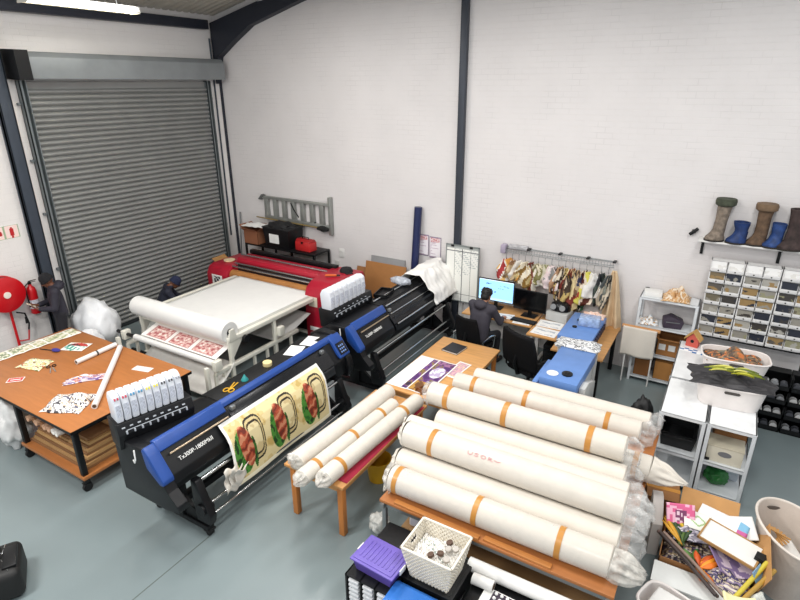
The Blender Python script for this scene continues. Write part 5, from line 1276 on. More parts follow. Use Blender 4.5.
# ================================================================ wire rack with hanging pattern pieces
t = thing('wire_rack', 'long wire rail with hooks on the back wall holding pattern pieces', 'rack', (-2.4, W0 - .13, 1.78))
b = MB()
for z in (.07, .03, -.0): b.cyl((-.92, 0 if z < .05 else .06, z), (.96, 0 if z < .05 else .06, z), .006, n=8)
b.cyl((-.92, .12, .07), (.96, .12, .07), .006, n=8)
for k in range(40): b.tube([(-.9 + k * .0472, .125, .07), (-.9 + k * .0472, 0, .07), (-.9 + k * .0472, 0, .0)], .0028, 5)
b.build('wire_shelf', GREYM, t)
for k in range(16):
    b = MB(); x = -.88 + k * .118; b.tube([(x, 0, .0), (x, -.03, -.02), (x, -.03, -.1), (x, -.01, -.115), (x, .01, -.1)], .004, 6); b.build('hook', GREYM, t)
for x in (-.5, .05, .52, .95):
    b = MB(); b.box((x, .06, .085), (.05, .13, .02), .004); b.build('bracket', BLACKM, t)
b = MB(); b.box((-.96, .05, .04), (.1, .13, .16), .02); b.build('end_box', mat('mauve_box', '#a79db0', .5), t)
b = MB(); b.cyl((-.86, .05, .09), (-.52, .05, .09), .05, n=14); b.build('film_roll', plastic_film('rackfilm', '#bdbcbf', .8), t)
PCOL = [(['#c98a3c', '#e4b56a', '#f1ede6', '#aa3333'], 'orange and white red-edged pattern piece, first from the left on the wire rail', .34, .4),
 (['#c9b18c', '#8e6a4a', '#efe9df'], 'narrow tan pattern piece hanging second from the left on the wire rail', .16, .34),
 (['#f2f0ec', '#e4dfd6', '#e9e4da'], 'white square pattern card hanging third from the left on the wire rail', .32, .38),
 (['#d6c08a', '#8b6a30', '#efe6cf', '#b09050'], 'gold and cream pattern piece hanging fourth from the left on the wire rail', .24, .42),
 (['#c9a95e', '#7e3a2a', '#efe8d8'], 'long gold and maroon pattern strip hanging fifth from the left on the wire rail', .12, .62),
 (['#efe9dc', '#7f7a4a', '#d9cfb4'], 'cream and olive shoe shaped pattern hanging sixth from the left on the wire rail', .2, .36),
 (['#f1efe6', '#c9c4ae', '#8a8a5a'], 'pale shoe shaped pattern hanging seventh from the left on the wire rail', .2, .38),
 (['#efebe4', '#e2d0cf', '#8f8f8d'], 'pale pink and grey pattern bundle hanging eighth from the left on the wire rail', .22, .4),
 (['#6b4a35', '#3c2a22', '#b08a6a', '#efe6da'], 'dark brown pattern bundle hanging ninth from the left on the wire rail', .2, .52),
 (['#8a5a3a', '#c8b070', '#43352a', '#e9dcc4'], 'brown and straw pattern bundle hanging tenth from the left on the wire rail', .22, .6),
 (['#c9a04e', '#7d2f25', '#e6d2a0', '#54402c'], 'large yellow and maroon pattern bundle hanging eleventh from the left on the wire rail', .26, .72),
 (['#2d3150', '#c8b28c', '#7d5a42'], 'navy and tan pattern strip hanging twelfth from the left on the wire rail', .14, .44),
 (['#a23f2f', '#d8cf5e', '#e8d9c4', '#5a2a1e'], 'red and yellow pattern bundle hanging thirteenth from the left on the wire rail', .28, .56),
 (['#f4f2ee', '#e9e6e0', '#c7c2bb'], 'white paper pattern hanging fourteenth from the left on the wire rail', .22, .42),
 (['#3f4a42', '#22262a', '#7b7f76'], 'dark green grey pattern strip hanging next to last on the wire rail', .16, .52),
 (['#4c5252', '#c9bda8', '#2b2e30'], 'grey black pattern strip at the right end of the wire rail', .14, .56)]
for k, (cols, lab, w_, h_) in enumerate(PCOL):
    x = -2.4 - .88 + k * .118
    b = MB(); an = (.28 if k in (0, 2) else .12) * (hsh(k, 4) - .5) * 2
    def pos(u, v, k=k, w_=w_, h_=h_):
        wv = 1.3 * w_ * (.25 + .75 * min(1, v * 2.2)) * (1 - .25 * max(0, v - .75) * 4 * hsh(k, 7))
        return ((u - .5) * wv + .05 * math.sin(v * 3 + k) * (hsh(k) - .3), .035 * math.sin(u * 7 + v * 4 + k) + .03 * noise.noise(Vector((u * 3 + k, v * 4, 1))) - .015, -v * 1.12 * h_ * (1 - .22 * abs(u - hsh(k, 9))))
    def pc2(u, v, k=k, cols=cols):
        n_ = noise.noise(Vector((u * 1.7 + k * 5, v * 2.0 + u * 1.2, k))) * .9 + .5
        return cols[int(max(0, min(.999, n_)) * len(cols))]
    for layer in range(2 if k not in (2, 13) else 1):
        b.grid(lambda u, v, l=layer: (lambda p: (p[0] * (1 - .15 * l) + .03 * l, p[1] + .045 * l, p[2] * (1 - .2 * l)))(pos(u, v)), 12, 18, pc2)
    bmesh.ops.transform(b.bm, matrix=Matrix.Rotation(an, 4, 'Y'), verts=b.bm.verts)
    o = b.build('hanging_pattern', PRINT, None, thick=.005, ang=70); tag(o, lab, 'pattern piece', (x, W0 - .185 - .03 * (k % 2), 1.665), group='pattern pieces hanging on the wire rail')
# lower second layer of pattern pieces behind the machines
for k, (cols, lab, x, z, w_, h_) in enumerate(((['#3d7a52', '#1f2a26', '#e6dfd6'], 'dark green and black pattern piece hanging low above the blue machine', -1.95, 1.2, .24, .34), (['#efeae4', '#f4f2ef'], 'white sheet hanging low behind the maroon pattern bundles', -2.15, 1.28, .5, .4), (['#a8462f', '#d9b78a', '#7c2b20'], 'rust coloured pattern piece hanging low beside the beige cloth', -1.78, 1.38, .34, .2))):
    b = MB(); b.grid(lambda u, v, k=k: ((u - .5) * w_ * (1 - .3 * v), .03 * math.sin(u * 6 + k), -v * h_ * (1 - .3 * abs(u - .4))), 12, 14, lambda u, v, c=cols, k=k: c[int(abs(noise.noise(Vector((u * 4, v * 4, k + 8)))) * 1.7 * len(c)) % len(c)])
    o = b.build('hanging_pattern', PRINT, None, thick=.005, ang=70); tag(o, lab, 'pattern piece', (x, W0 - .06 - .03 * k, z), group='pattern pieces low on the wall')
# beige cloth and canvas
b = MB()
def cl(u, v): return ((u - .5) * (.06 + .3 * v ** .7) + .05 * v, .05 * math.sin(u * 14) * (.3 + v) + .02 * noise.noise(Vector((u * 4, v * 5, 2))), -v * (1.05 + .06 * math.sin(u * 3)))
b.grid(cl, 40, 30); o = b.build('hanging_cloth', mat('beige_cloth', '#d8bf9c', .85, var=.05), None, thick=.004, ang=80); tag(o, 'long beige cloth hanging from the right end of the wire rail', 'cloth', (-1.42, W0 - .16, 1.74))
t = thing('canvas_banner', 'white canvas hanging from a wooden bar beside the low white shelf', 'banner', (-.83, 8.82, .98))
b = MB(); b.cyl((-.3, 0, 0), (.26, 0, -.0), .03, n=14); b.build('wooden_bar', mat('bar_wood', '#b98450', .5), t)
b = MB(); b.grid(lambda u, v: ((u - .5) * .5 - .03, -.035 + .02 * math.sin(u * 8) * v, .01 - v * .5), 20, 16); b.build('canvas', FABRIC, t, thick=.004)
for x in (-.2, .2):
    b = MB(); b.b2((x - .01, -.01, -.978), (x + .01, .01, .0)); b.build('stand_leg', WHITE, t)
b = MB(); b.blob((0, 0, .0), (.05, .16, .03), .2, 3, 10); b.bm.clear(); b.tube([(0, 0, .01), (.25, .1, .02), (.5, -.05, .01), (.8, .05, .015), (1.05, -.1, .01)], .012, 8); o = b.build('floor_cable', mat('cable_grey', '#4a4c50', .6), None); tag(o, 'grey cable lying along the foot of the back wall by the steel column', 'cable', (-4.75, 9.1, .003))
# ================================================================ right side: white shelving, baskets, bins
def steel_rack(label, lo, hi, h, shelves, top_m=WHITE, name='shelving_unit', group=None):
    cx, cy = (lo[0] + hi[0]) / 2, (lo[1] + hi[1]) / 2; w, l = hi[0] - lo[0], hi[1] - lo[1]
    t = thing(name, label, 'shelf', (cx, cy, 0), 0, group)
    for sx in (-1, 1):
        for sy in (-1, 1):
            b = MB(); x, y = sx * w / 2, sy * l / 2
            b.b2((x - sx * .003, y, 0), (x, y - sy * .042, h - .002)); b.b2((x, y - sy * .003, 0), (x - sx * .042, y, h - .002)); 
            for k in range(int(h / .05)):
                b.box((x - sx * .02, y + sy * .0005, .04 + k * .05), (.008, .002, .016)); b.box((x + sx * .0005, y - sy * .02, .04 + k * .05), (.002, .008, .016))
            b.build('upright', SHELF, t)
    for z in shelves:
        b = MB(); b.b2((-w / 2 + .003, -l / 2 + .003, z - .006), (w / 2 - .003, l / 2 - .003, z)); 
        for sy in (-1, 1): b.b2((-w / 2 + .004, sy * (l / 2 - .016), z - .035), (w / 2 - .004, sy * (l / 2 - .004), z))
        for sx in (-1, 1): b.b2((sx * (w / 2 - .016), -l / 2 + .004, z - .035), (sx * (w / 2 - .004), l / 2 - .004, z))
        b.build('shelf_board', SHELF if z < h - .01 else top_m, t)
    return t
TOPW = mat('top_white', '#e2e4e5', .35)
steel_rack('white steel shelving unit with an empty clean top, nearest the big fabric rolls', (-.27, 6.37), (.225, 7.335), 1.0, (.1, .5, 1.0), TOPW)
steel_rack('white steel shelving unit behind, carrying the birdhouse at its wall end', (-.27, 7.345), (.225, 8.62), 1.0, (.1, .5, 1.0), TOPW)
steel_rack('white steel shelving unit at the right with brown cartons inside, below the basket of gloves', (.235, 6.37), (.72, 7.335), 1.0, (.1, .5, 1.0), TOPW)
steel_rack('white steel shelving unit under the basket nearest the tilt bins', (.235, 7.345), (.72, 8.3), 1.0, (.1, .5, 1.0), TOPW)
# things inside the near units
t = thing('black_tray', 'black moulded tray inside the near left white shelving unit', 'tray', (-.03, 6.75, .502))
b = MB(); b.rings([[(sx * a, sy * c, z) for sx, sy in ((-1, -1), (1, -1), (1, 1), (-1, 1))] for a, c, z in ((.17, .26, 0), (.2, .3, .2), (.19, .29, .2), (.16, .25, .01))]); b.build('tray_body', BLACK, t)
b = MB(); b.tube([(-.16, -.3, .17), (0, -.33, .18), (.16, -.3, .17)], .01, 8); b.build('handle', BLACK, t)
carton('cardboard_box', (.5, 6.95, .502), 0, (.34, .5, .3), CARDD, 'brown carton at the back of the right white shelving unit', False)
t = thing('cream_box', 'cream box with a printed oval on the front inside the right white shelving unit', 'box', (.47, 6.56, .502))
b = MB(); b.box((0, 0, .1), (.36, .26, .2), .006); b.build('box_body', mat('cream_card', '#d9d2bf', .7), t); b = MB(); b.lathe([(0, 0), (.07, 0), (.07, .002), (0, .002)], n=24, sx=1, sy=.5, M=Matrix.Translation((0, -.1305, .12)) @ Matrix.Rotation(PI / 2, 4, 'X')); b.build('printed_oval', mat('oval_grey', '#77777a', .6), t)
b = MB(); b.box((-.0, 0, .205), (.37, .27, .02), .004); b.build('lid', mat('cream_lid', '#cfc6b0', .7), t)
b = MB(); b.lathe([(.02, 0), (.05, 0), (.052, .03), (.05, .035), (.02, .035)], n=24); o = b.build('tape_roll', BLACK, None); tag(o, 'black roll of tape on the middle board of the right white shelving unit', 'tape', (.3, 6.47, .502))
sack('green_bag', (.45, 6.6, .102), (.13, .1, .1), 'dark green bag on the bottom board of the right white shelving unit', mat('green_bag', '#1d6a2c', .5), 61, .25)
t = thing('clear_box', 'translucent grey box on the bottom board of the right white shelving unit', 'box', (.48, 6.95, .102)); b = MB(); b.box((0, 0, .13), (.4, .44, .25), .02); b.build('box_body', mat('grey_box', '#b4bcc6', .3), t); b = MB(); b.box((0, 0, .265), (.42, .46, .02), .006); b.build('lid', mat('grey_lid', '#c7ccd2', .35), t)
# white plastic baskets on top
def tub(name, label, loc, rz, w, l, h, m, taper=.86, slots=True, oval=.45):
    t = thing(name, label, 'basket', loc, rz)
    n = 40
    def ring(a, c, z, e=4.0):
        out = []
        for k in range(n):
            an = 2 * PI * k / n; q = (abs(math.cos(an)) ** e + abs(math.sin(an)) ** e) ** (-1 / e); out.append((a * math.cos(an) * q, c * math.sin(an) * q, z))
        return out
    b = MB(); a, c = w / 2, l / 2; th = .008
    b.rings([ring(a * taper, c * taper, 0), ring(a * (taper + 1) / 2, c * (taper + 1) / 2, h * .5), ring(a, c, h), ring(a - th, c - th, h), ring(a * taper - th, c * taper - th, .01)]); b.build('basket_wall', m, t)
    b = MB(); q = ring(a + .004, c + .004, h - .004); b.tube(q + [q[0]], .012, 8, cap=False); b.build('rim', m, t)
    if slots:
        for s in (-1, 1):
            b = MB(); b.prism([(-.07, -.016), (.07, -.016), (.085, 0), (.07, .016), (-.07, .016), (-.085, 0)], 'y', s * (c * (taper + (1 - taper) * .8)) - .002 * s, s * (c * (taper + (1 - taper) * .8)) + .010 * s, M=Matrix.Translation((0, 0, h * .8))); b.build('handle_slot', mat('slot_dark', '#4a4642', .6), t)
    return t
TUBM = mat('tub_white', '#e9e2de', .4)
tub('plastic_basket', 'white plastic basket filled with dark gloves, second one nearer the tilt bins', (.42, 7.86, 1.002), .12, .78, .46, .26, TUBM)
tub('plastic_basket', 'white plastic basket with a dark cloth and yellow leaves over its rim', (.4, 7.02, 1.002), .1, .74, .46, .28, TUBM)
crumple('work_gloves', (.42, 7.86, 1.2), .12, .66, .36, .12, ['#5c4c40', '#8a6a4a', '#c9743c', '#3d342e', '#a58a68', '#6f6a5a'], 'tangle of brown and orange gloves filling the basket nearer the tilt bins', cat='gloves', seed=62)
crumple('dark_cloth', (.38, 7.04, 1.285), .12, .9, .5, .11, ['#2e2d30', '#232225', '#3b393c'], 'dark grey cloth spread over the nearer white plastic basket', cat='cloth', seed=64)
b = MB()
for k in range(26):
    a = R(200 + 60 * (hsh(k) - .5)) if k % 2 else R(10 + 60 * (hsh(k) - .5)); L = .16 + .16 * hsh(k, 2); y0_ = .12 * (hsh(k, 3) - .5); w_ = .012 + .01 * hsh(k, 4)
    d = Vector((math.cos(a), math.sin(a) * .4, 0)); n_ = Vector((-d.y, d.x, 0)); p = Vector((.08 * (hsh(k, 5) - .5), y0_, .04 + .05 * hsh(k, 6)))
    b.rings([[p + d * L * f + n_ * w_ * math.sin(PI * max(.04, f)) + Vector((0, 0, .05 * f * (1 - f) * 4 * .5)), p + d * L * f + Vector((0, 0, .012 + .05 * f * (1 - f) * 2)), p + d * L * f - n_ * w_ * math.sin(PI * max(.04, f)) + Vector((0, 0, .05 * f * (1 - f) * 4 * .5))] for f in [q / 6 for q in range(7)]], False, False, closed=False, mi=k % 3)
o = b.build('leaf_bunch', [mat('leaf_yellow', '#b5b32a', .5), mat('leaf_green', '#6f7d22', .5), mat('leaf_pale', '#d8d46a', .5)], None, thick=.003); tag(o, 'bunch of artificial yellow green leaves lying on the dark cloth over the basket', 'leaves', (.4, 6.98, 1.36), .1)
b = MB(); b.b2((-.17, -.012, 0), (.17, .012, .12), .004, M=Matrix.Rotation(-.5, 4, 'X')); o = b.build('white_box', PAPER, None); tag(o, 'white carton edge showing between the two white plastic baskets', 'box', (.5, 7.46, 1.003), .1)
# birdhouse, stickers and dark objects at the wall end
t = thing('birdhouse', 'small red and green wooden birdhouse on the white shelving unit by the wall', 'birdhouse', (-.1, 8.5, 1.002), -.2)
b = MB(); b.prism([(-.08, 0), (.08, 0), (.08, .12), (0, .21), (-.08, .12)], 'y', -.06, .06); b.build('house_body', mat('bird_red', '#c9584a', .6), t)
for s in (-1, 1):
    b = MB(); b.box((s * .055, 0, .172), (.165, .16, .012), M=Matrix.Translation((s * .055, 0, .172)) @ Matrix.Rotation(s * .86, 4, 'Y') @ Matrix.Translation((-s * .055, 0, -.172))); b.build('roof_board', mat('bird_roof', '#c79a5a' if s < 0 else '#6d8a3a', .6), t)
b = MB(); b.lathe([(0, 0), (.024, 0), (.024, .004), (0, .004)], n=18, M=Matrix.Translation((0, -.06, .09)) @ Matrix.Rotation(PI / 2, 4, 'X')); b.build('entrance_hole', DARK, t)
def stk(u, v): return '#2f6fae' if (int(u * 6) + int(v * 3)) % 2 and hsh(int(u * 6), int(v * 3)) > .2 else '#f2f3f4'
b = MB(); b.grid(lambda u, v: ((u - .5) * .34, (v - .5) * .12, 0), 18, 9, stk); o = b.build('sticker_sheet', PRINT, None, thick=.002, off=1); tag(o, 'white sheet with blue stickers in front of the birdhouse', 'stickers', (-.08, 8.3, 1.0025), -.1)

# low white shelf by the wall with boxes
steel_rack('low white open shelf against the back wall holding brown cartons', (-.96, 8.93), (-.12, 9.31), 1.46, (.1, .52, 1.0, 1.46), SHELF)
carton('cardboard_box', (-.76, 9.12, .102), 0, (.24, .3, .34), mat('carton_b1', '#8a5a30', .8), 'dark brown carton at the left on the bottom board of the low white shelf', False)
carton('cardboard_box', (-.4, 9.12, .102), 0, (.36, .3, .32), mat('carton_b2', '#a9753c', .8), 'tan carton at the right on the bottom board of the low white shelf', False)
carton('cardboard_box', (-.42, 9.13, .522), 0, (.36, .28, .28), mat('carton_b3', '#9c6a38', .8), 'open carton with two white labels on the second board of the low white shelf', True, openness=2.4)
for k, x in enumerate((-.58, -.44)):
    b = MB(); b.b2((-.05, -.002, 0), (.05, 0, .1)); o = b.build('paper_label', LABELW, None); o.parent = None; tag(o, 'white label on the open carton of the low shelf, %s one' % ('left', 'right')[k], 'label', (x + .06, 8.987, .62))
carton('cardboard_box', (-.8, 9.13, .522), 0, (.2, .3, .3), mat('carton_b4', '#7f5328', .8), 'small dark carton on the second board of the low white shelf behind the canvas', False)
crumple('paper_heap', (-.78, 9.1, 1.002), .2, .26, .3, .1, ['#e9e8e6', '#c9cdd0', '#b98a50', '#f2f1ee'], 'heap of white papers on the third board of the low white shelf', 'paper', seed=71)
t = thing('dark_bag', 'dark purple angular pouch on the third board of the low white shelf', 'pouch', (-.45, 9.08, 1.002), .2); b = MB(); b.prism([(-.13, 0), (.13, 0), (.16, .12), (-.02, .2), (-.14, .14)], 'y', -.1, .1, bev=.015); b.build('pouch_body', mat('pouch', '#3d3442', .6, var=.25), t); b = MB(); b.b2((-.1, -.104, .1), (.1, -.098, .115)); b.build('zip', GREYM, t)
crumple('tan_paper', (-.45, 9.1, 1.462), .1, .4, .34, .2, ['#c89a66', '#d8bd9a', '#b98a58', '#e2d3bd'], 'crumpled tan and white paper patterns on top of the low white shelf', 'paper', seed=73)
b = MB(); b.b2((-.13, -.1, 0), (.13, .1, .07), .004); o = b.build('white_box', PAPER, None); tag(o, 'flat white box on the left end of the top of the low white shelf', 'box', (-.79, 9.12, 1.462), .1)
b = MB(); b.b2((-.03, -.04, 0), (.03, .04, .06), .006); o = b.build('black_block', BLACK, None); tag(o, 'small black block at the left corner of the top of the low white shelf', 'block', (-.9, 9.25, 1.462))

# wall of tilt bins
BINW = mat('bin_white', '#e4e3e2', .35); CLEAR = mat('bin_window', '#8f8f86', .25, var=.2, scale=14)
fills = ['#8f8b82', '#94794e', '#75664c', '#6a6250', '#57524c', '#3b3734', '#262a36', '#8f8c70', '#a5a29a', '#322b29']
def tilt(label, x, y, z, k, w=.43, h=.165, d=.17, pale=False):
    t = thing('tilt_bin', label, 'storage bin', (x, y, z), 0, 'tilt bins on the right')
    b = MB(); b.b2((-w / 2, 0, 0), (-w / 2 + .012, d, h)); b.b2((w / 2 - .012, 0, 0), (w / 2, d, h)); b.b2((-w / 2, d - .006, 0), (w / 2, d, h)); b.b2((-w / 2, .03, h - .006), (w / 2, d, h)); b.b2((-w / 2, 0, 0), (w / 2, d, .008)); b.build('bin_housing', BINW, t)
    for s in (-1, 1):
        ww = w / 2 - .016
        b = MB(); M = Matrix.Translation((s * (w / 4 - .001), -.002, .012)) @ Matrix.Rotation(.12, 4, 'X')
        b.b2((-ww / 2, -.016, 0), (ww / 2, -.002, .05), .003, M=M); b.b2((-ww / 2, -.006, .04), (-ww / 2 + .006, 0, .12), M=M); b.b2((ww / 2 - .006, -.006, .04), (ww / 2, 0, .12), M=M)
        br = b.build('bin_front', BINW, t)
        c1 = '#efeeec' if pale else fills[int(hsh(k, s + 2) * 10)]; c2 = fills[int(hsh(k, s + 6) * 10)] if not pale else '#e2e0db'
        b = MB(); b.grid(lambda u, v: M @ Vector(((u - .5) * (ww - .01), .004 + .02 * v, .045 + v * .102)), 14, 8, lambda u, v: c1 if noise.noise(Vector((u * 2.5 + k, v * 2, s))) > -.15 - .5 * (v > .6) else c2); b.build('bin_contents', print_mat('bin_print', .3), br)
        b = MB(); b.lathe([(0, 0), (.011, 0), (.011, .004), (0, .005)], n=12, M=M @ Matrix.Translation((0, -.012, .022)) @ Matrix.Rotation(PI / 2, 4, 'X')); b.build('finger_hole', DARK, br)
    return t
cn = ('left', 'middle', 'right')
rn = ('topmost', 'second', 'third', 'fourth', 'fifth', 'sixth', 'seventh')
k = 0
RK = thing('bin_stand', 'black stand behind the white shelving that carries the columns of tilt bins', 'stand', (.62, 9.0, 0))
b = MB(); b.b2((-.72, -.02, .985), (.72, .2, 1.0)); b.build('stand_board', BLACK, RK)
for x in (-.7, .7):
    b = MB(); b.b2((x - .02, .1, 0), (x + .02, .18, .985)); b.build('stand_leg', BLACKM, RK)
for c_ in range(3):
    for r_ in range(7):
        x = .13 + c_ * .445; z = 1.003 + (6 - r_) * .1685 + (.0 if c_ else .0)
        tilt('white tilt bin unit in the %s column by the wall, %s from the top' % (cn[c_], rn[r_]) if r_ else 'white tilt bin unit at the very top of the %s column by the wall' % cn[c_], x, 8.995, z, k, pale=(r_ == 0)); k += 1
# black crates with spools below
cr = 0
for c_ in range(2):
    for r_ in range(4):
        t = thing('spool_crate', 'black open crate of spools beside the shelving, %s column, %s level' % (('left', 'right')[c_], ('lowest', 'second', 'third', 'top')[r_]), 'crate', (.98 + c_ * .37, 8.55, .003 + r_ * .215), 0, 'black spool crates')
        b = MB(); b.b2((-.18, -.16, 0), (.18, .16, .008)); b.b2((-.18, -.16, 0), (-.17, .16, .2)); b.b2((.17, -.16, 0), (.18, .16, .2)); b.b2((-.18, .15, 0), (.18, .16, .2)); b.b2((-.18, -.16, 0), (.18, -.15, .07)); b.b2((-.18, .0, .195), (.18, .16, .205)); b.build('crate_body', BLACK, t)
        for q in range(3):
            b = MB(); m = Matrix.Translation((-.11 + q * .11, -.08, .062 + .0)) @ Matrix.Rotation(PI / 2, 4, 'X')
            b.lathe([(.012, -.04), (.046, -.04), (.046, -.034), (.038, -.03), (.038, .03), (.046, .034), (.046, .04), (.012, .04)], n=20, M=m)
            o = b.build('thread_spool', [mat('spool_white', '#d9d9d8', .4), mat('spool_grey2', '#9a9c9f', .4), mat('spool_dark', '#4d4f55', .5)][int(hsh(c_, r_, q) * 3)], None)
            tag(o, 'thread spool in the %s black crate of the %s column, %s from the left' % (('lowest', 'second', 'third', 'top')[r_], ('left', 'right')[c_], ('first', 'second', 'third')[q]), 'spool', (.98 + c_ * .37, 8.55, .003 + r_ * .215), group='spools in the black crates')

# wall shelf with boots
t = thing('wall_shelf', 'white wall shelf on black brackets holding old boots', 'shelf', (.75, W0, 2.43))
b = MB(); b.b2((-1.06, -.26, -.022), (1.2, -.001, 0), .003); b.build('shelf_board', WHITE, t)
for x in (-1.0, -.02, .95):
    b = MB(); b.b2((x - .02, -.2, -.045), (x + .02, -.001, -.023)); b.b2((x - .02, -.022, -.26), (x + .02, -.001, -.023)); b.build('bracket', BLACK, t)
t = thing('wall_hook', 'small black clamp fixed to the wall left of the boot shelf', 'clamp', (-.4, W0 - .03, 2.5))
b = MB(); b.cyl((-.05, -.01, -.05), (.05, -.01, .05), .025, n=14); b.build('clamp_body', BLACK, t); b = MB(); b.box((.0, .015, 0), (.05, .03, .05)); b.build('clamp_base', BLACK, t)
def boot(label, x, h, m, seed, foot=.26, rz=.0, wide=.075, cuff=None, y=-.13, lean=0.0):
    t = thing('boot', label, 'boot', (x, W0 + y - .02, 2.432), rz)
    b = MB(); n = 22; rings = []
    # sole to shaft: lofted ovals, toe towards -x
    foot_k = 1.0
    sec = [(0, .0, .5, 1.0), (.012, .0, .54, 1.06), (.05, .0, .52, 1.05), (.085, .02, .42, .96), (.12, .035, .36, .9), (.17, .045, .34, .85), (h * .5, .05 + lean * .3, .32, .8), (h * .68, .05 + lean * .5, .34, .86), (h * .85, .05 + lean * .8, .37, .92), (h, .05 + lean, .4, 1.0)]
    for z, ox, rx, ry in sec:
        rings.append([Vector((ox + foot * rx * math.cos(2 * PI * q / n) * (1 + .2 * noise.noise(Vector((math.cos(2 * PI * q / n) * 2, z * 12, seed)))), wide * ry * math.sin(2 * PI * q / n) * (1 + .14 * noise.noise(Vector((math.sin(2 * PI * q / n) * 2, z * 10, seed + 3)))), z)) for q in range(n)])
    top = rings[-1]; c = sum(top, Vector()) / n
    rings.append([c + (p - c) * .85 for p in top]); rings.append([c + (p - c) * .8 + Vector((0, 0, -.08)) for p in top])
    b.rings(rings); b.build('boot_upper', m, t)
    if cuff:
        b = MB(); b.rings([[c + (p - c) * f + Vector((0, 0, z)) for p in top] for f, z in ((1.05, -.09), (1.3, -.07), (1.35, -.02), (1.25, .015), (1.0, .015))]); b.build('cuff', cuff, t)
    b = MB(); b.rings([[p * 1 + Vector((0, 0, 0)) for p in [Vector((q_.x * 1.04, q_.y * 1.06, zz)) for q_ in rings[1]]] for zz in (0.0, .022)]); b.build('sole', mat('boot_sole', '#2b2520', .8), t)
    return t
boot('tall grey brown boot with a rolled green cuff, leftmost on the wall shelf', -.12, .6, mat('boot_grey', '#7a6e62', .85, var=.45, scale=16, bump=.7, bscale=30), 3, .25, .45, .1, mat('cuff_green', '#3f4436', .85, var=.4, scale=20), y=-.14, lean=.02)
boot('short blue boot standing second from the left on the wall shelf', .16, .31, mat('boot_blue', '#1d3668', .6, var=.4, scale=12, bump=.5), 8, .26, .3, .11, y=-.15, lean=-.02)
boot('tall brown boot third from the left on the wall shelf', .4, .58, mat('boot_brown', '#5f4a38', .8, var=.45, scale=12, bump=.7), 13, .25, .35, .1, mat('cuff_brown', '#6f5a45', .85, var=.35), y=-.13)
boot('short faded blue boot in front of the tall brown boot', .6, .34, mat('boot_blue2', '#28447a', .65, var=.5, scale=12, bump=.5), 18, .22, .6, .1, y=-.16)
boot('big dark brown and blue boot fifth from the left on the wall shelf', .8, .56, mat('boot_dark', '#3f3230', .8, var=.6, scale=8, bump=.7), 23, .34, .3, .12, y=-.16)
boot('rust orange shoe at the right edge of the picture on the wall shelf', 1.05, .2, mat('boot_orange', '#a5613f', .7, var=.3, bump=.4), 28, .2, .4, .08, y=-.14)

# ================================================================ boxes of craft material, bottom right
CR = thing('craft_box', 'big open brown carton overflowing with craft material at the bottom right', 'box', (.42, 4.99, 0))
b = MB(); w_, l_, h_ = .78, .74, .5
for lo, hi in (((-w_ / 2, -l_ / 2, 0), (w_ / 2, -l_ / 2 + .008, h_)), ((-w_ / 2, l_ / 2 - .008, 0), (w_ / 2, l_ / 2, h_)), ((-w_ / 2, -l_ / 2, 0), (-w_ / 2 + .008, l_ / 2, h_)), ((w_ / 2 - .008, -l_ / 2, 0), (w_ / 2, l_ / 2, h_)), ((-w_ / 2, -l_ / 2, 0), (w_ / 2, l_ / 2, .008))): b.b2(lo, hi)
b.build('carton_body', CARDD, CR)
b = MB(); b.b2((-.3, 0, 0), (.22, .006, .26), M=Matrix.Translation((0, l_ / 2, h_)) @ Matrix.Rotation(-.9, 4, 'X')); b.build('flap', CARD, CR)
b = MB(); b.b2((0, -l_ / 2, 0), (.006, l_ / 2, .2), M=Matrix.Translation((w_ / 2, 0, h_)) @ Matrix.Rotation(.35, 4, 'Y')); b.build('flap', CARD, CR)
# contents: a packed heap under the loose pieces
b = MB()
def hp(u, v): return ((u - .5) * .74, (v - .5) * .7, .36 + .1 * (1 - (2 * u - 1) ** 4) * (1 - (2 * v - 1) ** 4) + .04 * noise.noise(Vector((u * 7, v * 7, 3))))
def hc(u, v): return ['#3b2f4a', '#8a7a68', '#2f2a2a', '#5a4636', '#c9b9a4', '#2b2432', '#a58a62', '#6f5f7a', '#3a3a30', '#d9cfc4'][int(abs(noise.noise(Vector((u * 7, v * 8, 2))) * 2.2 + noise.noise(Vector((u * 17, v * 15, 7))) * .7) * 10) % 10]
b.grid(hp, 44, 52, hc); o = b.build('packed_scraps', PRINT, None, ang=20); tag(o, 'dark mixed scraps packed in the big open craft carton', 'scraps', (.42, 4.99, 0), kind='stuff')
def flat_sheet(name, label, cat, loc, rot, w, l, m, colf=None, th=.006, curl=0.0, nu=20, nv=20):
    b = MB(); M = Euler(rot).to_matrix().to_4x4()
    b.grid(lambda u, v: ((u - .5) * w, (v - .5) * l, curl * ((2 * u - 1) ** 2)), nu, nv, colf, M=M); o = b.build(name, m, None, thick=th, off=1, ang=60); return tag(o, label, cat, loc)
